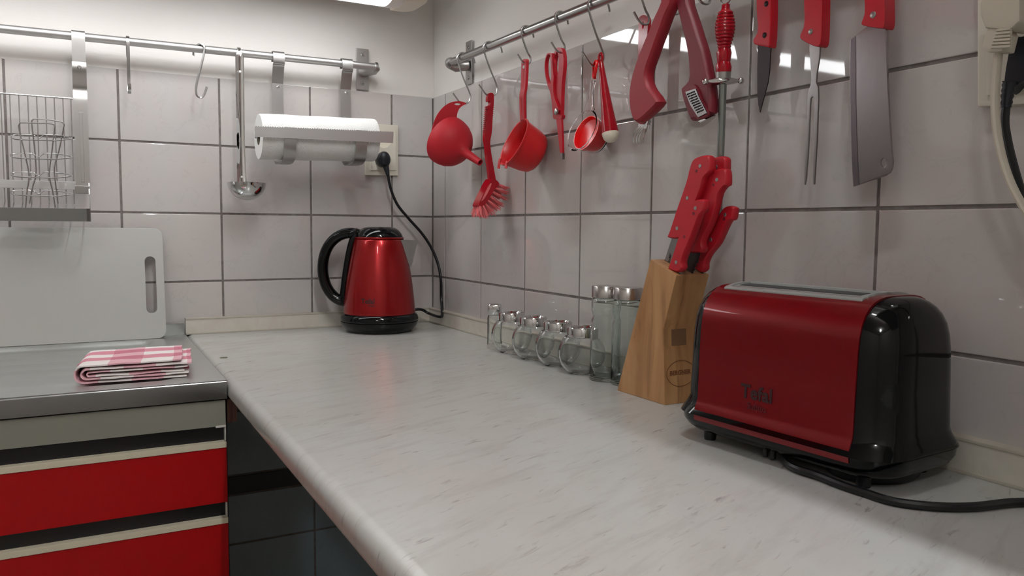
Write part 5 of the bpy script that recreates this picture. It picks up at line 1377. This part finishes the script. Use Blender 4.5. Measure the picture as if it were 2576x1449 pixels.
G().loft([rr_ring(a, b, r, h) for h, a, b, r in levels[:5]]).build('base', M['black_gloss'], t, angle=50)
bodyr = [rr_ring(a, b, r, h) for h, a, b, r in [(0.0334, 0.1383, 0.0773, 0.038)] + levels[5:]]
G().loft(bodyr).build('housing', M['black_gloss'], t, angle=50)
prof = [(b + 0.0011, h) for h, a, b, r in levels[3:]]
pv = [(v_, h + (0.0008 if h > 0.15 else 0)) for v_, h in prof]
full = pv + [(-v_, h) for v_, h in pv[::-1]]
full[0:1] = [(full[0][0], 0.0265)]
full[-1] = (full[-1][0], 0.0265)
rings = []
for u in (-0.0985, 0.1000):
    rings.append([tp_(u, v_, h) for v_, h in full] + [tp_(u, v_ * 0.93, h - 0.004 if h > 0.06 else h) for v_, h in full[::-1]])
G().loft(rings).build('red_shell', M['red_toaster'], t, angle=40)
# slot frame following the crown of the top
def crown(v_):
    v_ = abs(v_)
    P_ = sorted((b, h) for h, a, b, r in levels[9:])
    for (b0, h0), (b1, h1) in zip(P_, P_[1:]):
        if b0 <= v_ <= b1: return h0 + (h1 - h0) * (v_ - b0) / (b1 - b0)
    return P_[0][1]
def fr_fn(a, b, h): return tp_(a, b, crown(b) + 0.0022 + h)
vs_ = [-0.040, -0.030, -0.02, -0.01, 0.0, 0.01, 0.02, 0.030, 0.040]
def frame_ring(u0, u1, v0, v1, h):
    return [tp_(u, v_, crown(v_) + h) for u, v_ in ((u0, v0), (u1, v0), (u1, v1), (u0, v1))]
fro = G()
ur = [(-0.087, -0.082), (0.082, 0.087)]
for v0, v1 in zip(vs_, vs_[1:]):
    for u0, u1 in ur:
        fro.loft([[tp_(u, v_, crown(v_) + h) for u, v_, h in ((u0, vv, -0.002), (u1, vv, -0.002), (u1, vv, 0.0030), (u0, vv, 0.0030))] for vv in (v0, v1)])
for v0, v1 in ((-0.043, -0.0385), (-0.0035, 0.0035), (0.0385, 0.043)):
    fro.loft([[tp_(uu, v_, crown(v_) + h) for v_, h in ((v0, -0.002), (v1, -0.002), (v1, 0.0034), (v0, 0.0034))] for uu in (-0.087, 0.087)])
fro.build('slot_frame', M['slot_grey'], t, bevel=0.0006)
for v0, v1 in ((-0.0385, -0.0035), (0.0035, 0.0385)):
    g = G()
    vv = [v0 + (v1 - v0) * k / 4 for k in range(5)]
    g.loft([[tp_(u, v_, crown(v_) + h) for u, h in ((-0.082, 0.0004), (0.082, 0.0004), (0.082, 0.0013), (-0.082, 0.0013))] for v_ in vv])
    g.build('slot_floor', M['slot_grey'], t, angle=40)
    c_ = (v0 + v1) / 2
    g = G(); vv = [c_ - 0.0085 + 0.017 * k / 4 for k in range(5)]
    g.loft([[tp_(u, v_, crown(v_) + h) for u, h in ((-0.076, 0.001), (0.076, 0.001), (0.076, 0.0018), (-0.076, 0.0018))] for v_ in vv])
    g.build('bread_slot', M['slot_dark'], t, angle=40)
for u in (-0.097, -0.01, 0.0, 0.100):
    for v_ in ((0.048, -0.048) if abs(u) > 0.05 else (0.056,)):
        G().lathe([(0.0065, 0.0), (0.0072, 0.004), (0.0072, 0.0125)] if abs(u) > 0.05 else [(0.003, 0.003), (0.003, 0.0125)], 16, None, tp_(u, v_, 0.0)).build('foot', M['black_soft'], t)
cw = []
for h, k in ((0.0008, 0.94), (0.004, 1.0), (0.0125, 1.04)):
    cw.append([tp_(0.078 + 0.043 * k * cos(a) * (1 if abs(cos(a)) < 0.8 else 0.97), 0.050 * k * sin(a), h) for a in [2 * pi * i / 40 for i in range(40)]])
G().loft(cw).build('cord_tray', M['black_soft'], t, angle=50)
v, f = text_mesh('Tefal', 0.0205, bold=0.0006, spacing=1.03)
fb_ = lambda h: next((b0 + (b1 - b0) * (h - h0) / (h1 - h0) for (h0, _, b0, _), (h1, _, b1, _) in zip(levels, levels[1:]) if h0 <= h <= h1), 0.07) + 0.00145
hs, us = (0.07116, -0.01422)
G().add([tp_(us + x, fb_(hs + y) + z, hs + y) for x, y, z in v], f).build('logo', M['print'], t, smooth=False)
v, f = text_mesh('Subito', 0.0100)
G().add([tp_(us + x + 0.001, fb_(hs - 0.0145 + y) + z, hs - 0.0145 + y) for x, y, z in v], f).build('small_print', mat('faint_print', (76, 6, 20), 0.5), t, smooth=False)
# seam on the near end cap
seam = [tp_(0.1330 + 0.0006, v_, 0.124) for v_ in (-0.03, 0.0, 0.03)]
pts = [tp_(0.03, -0.02, 0.006), (-0.18137, -1.38656, -0.262)]
tcord = [(-0.115, -1.27, -0.265), (-0.16578, -1.33617, -0.2655), (-0.16795, -1.37542, -0.266), (-0.17001, -1.40478, -0.2665), (-0.16856, -1.42961, -0.2668), (-0.16564, -1.45591, -0.2668), (-0.14514, -1.47994, -0.2668), (-0.11455, -1.49675, -0.2668), (-0.0681, -1.50821, -0.2668), (-0.034, -1.535, -0.2668), (-0.032, -1.62, -0.2668), (-0.045, -2.1, -0.2668)]
G().tube(crom(tcord, 6, closed=False), 0.0042, 10).build('cable', M['black_cord'], t)
# a few crumbs and specks on the worktop near the kettle
index_kids()
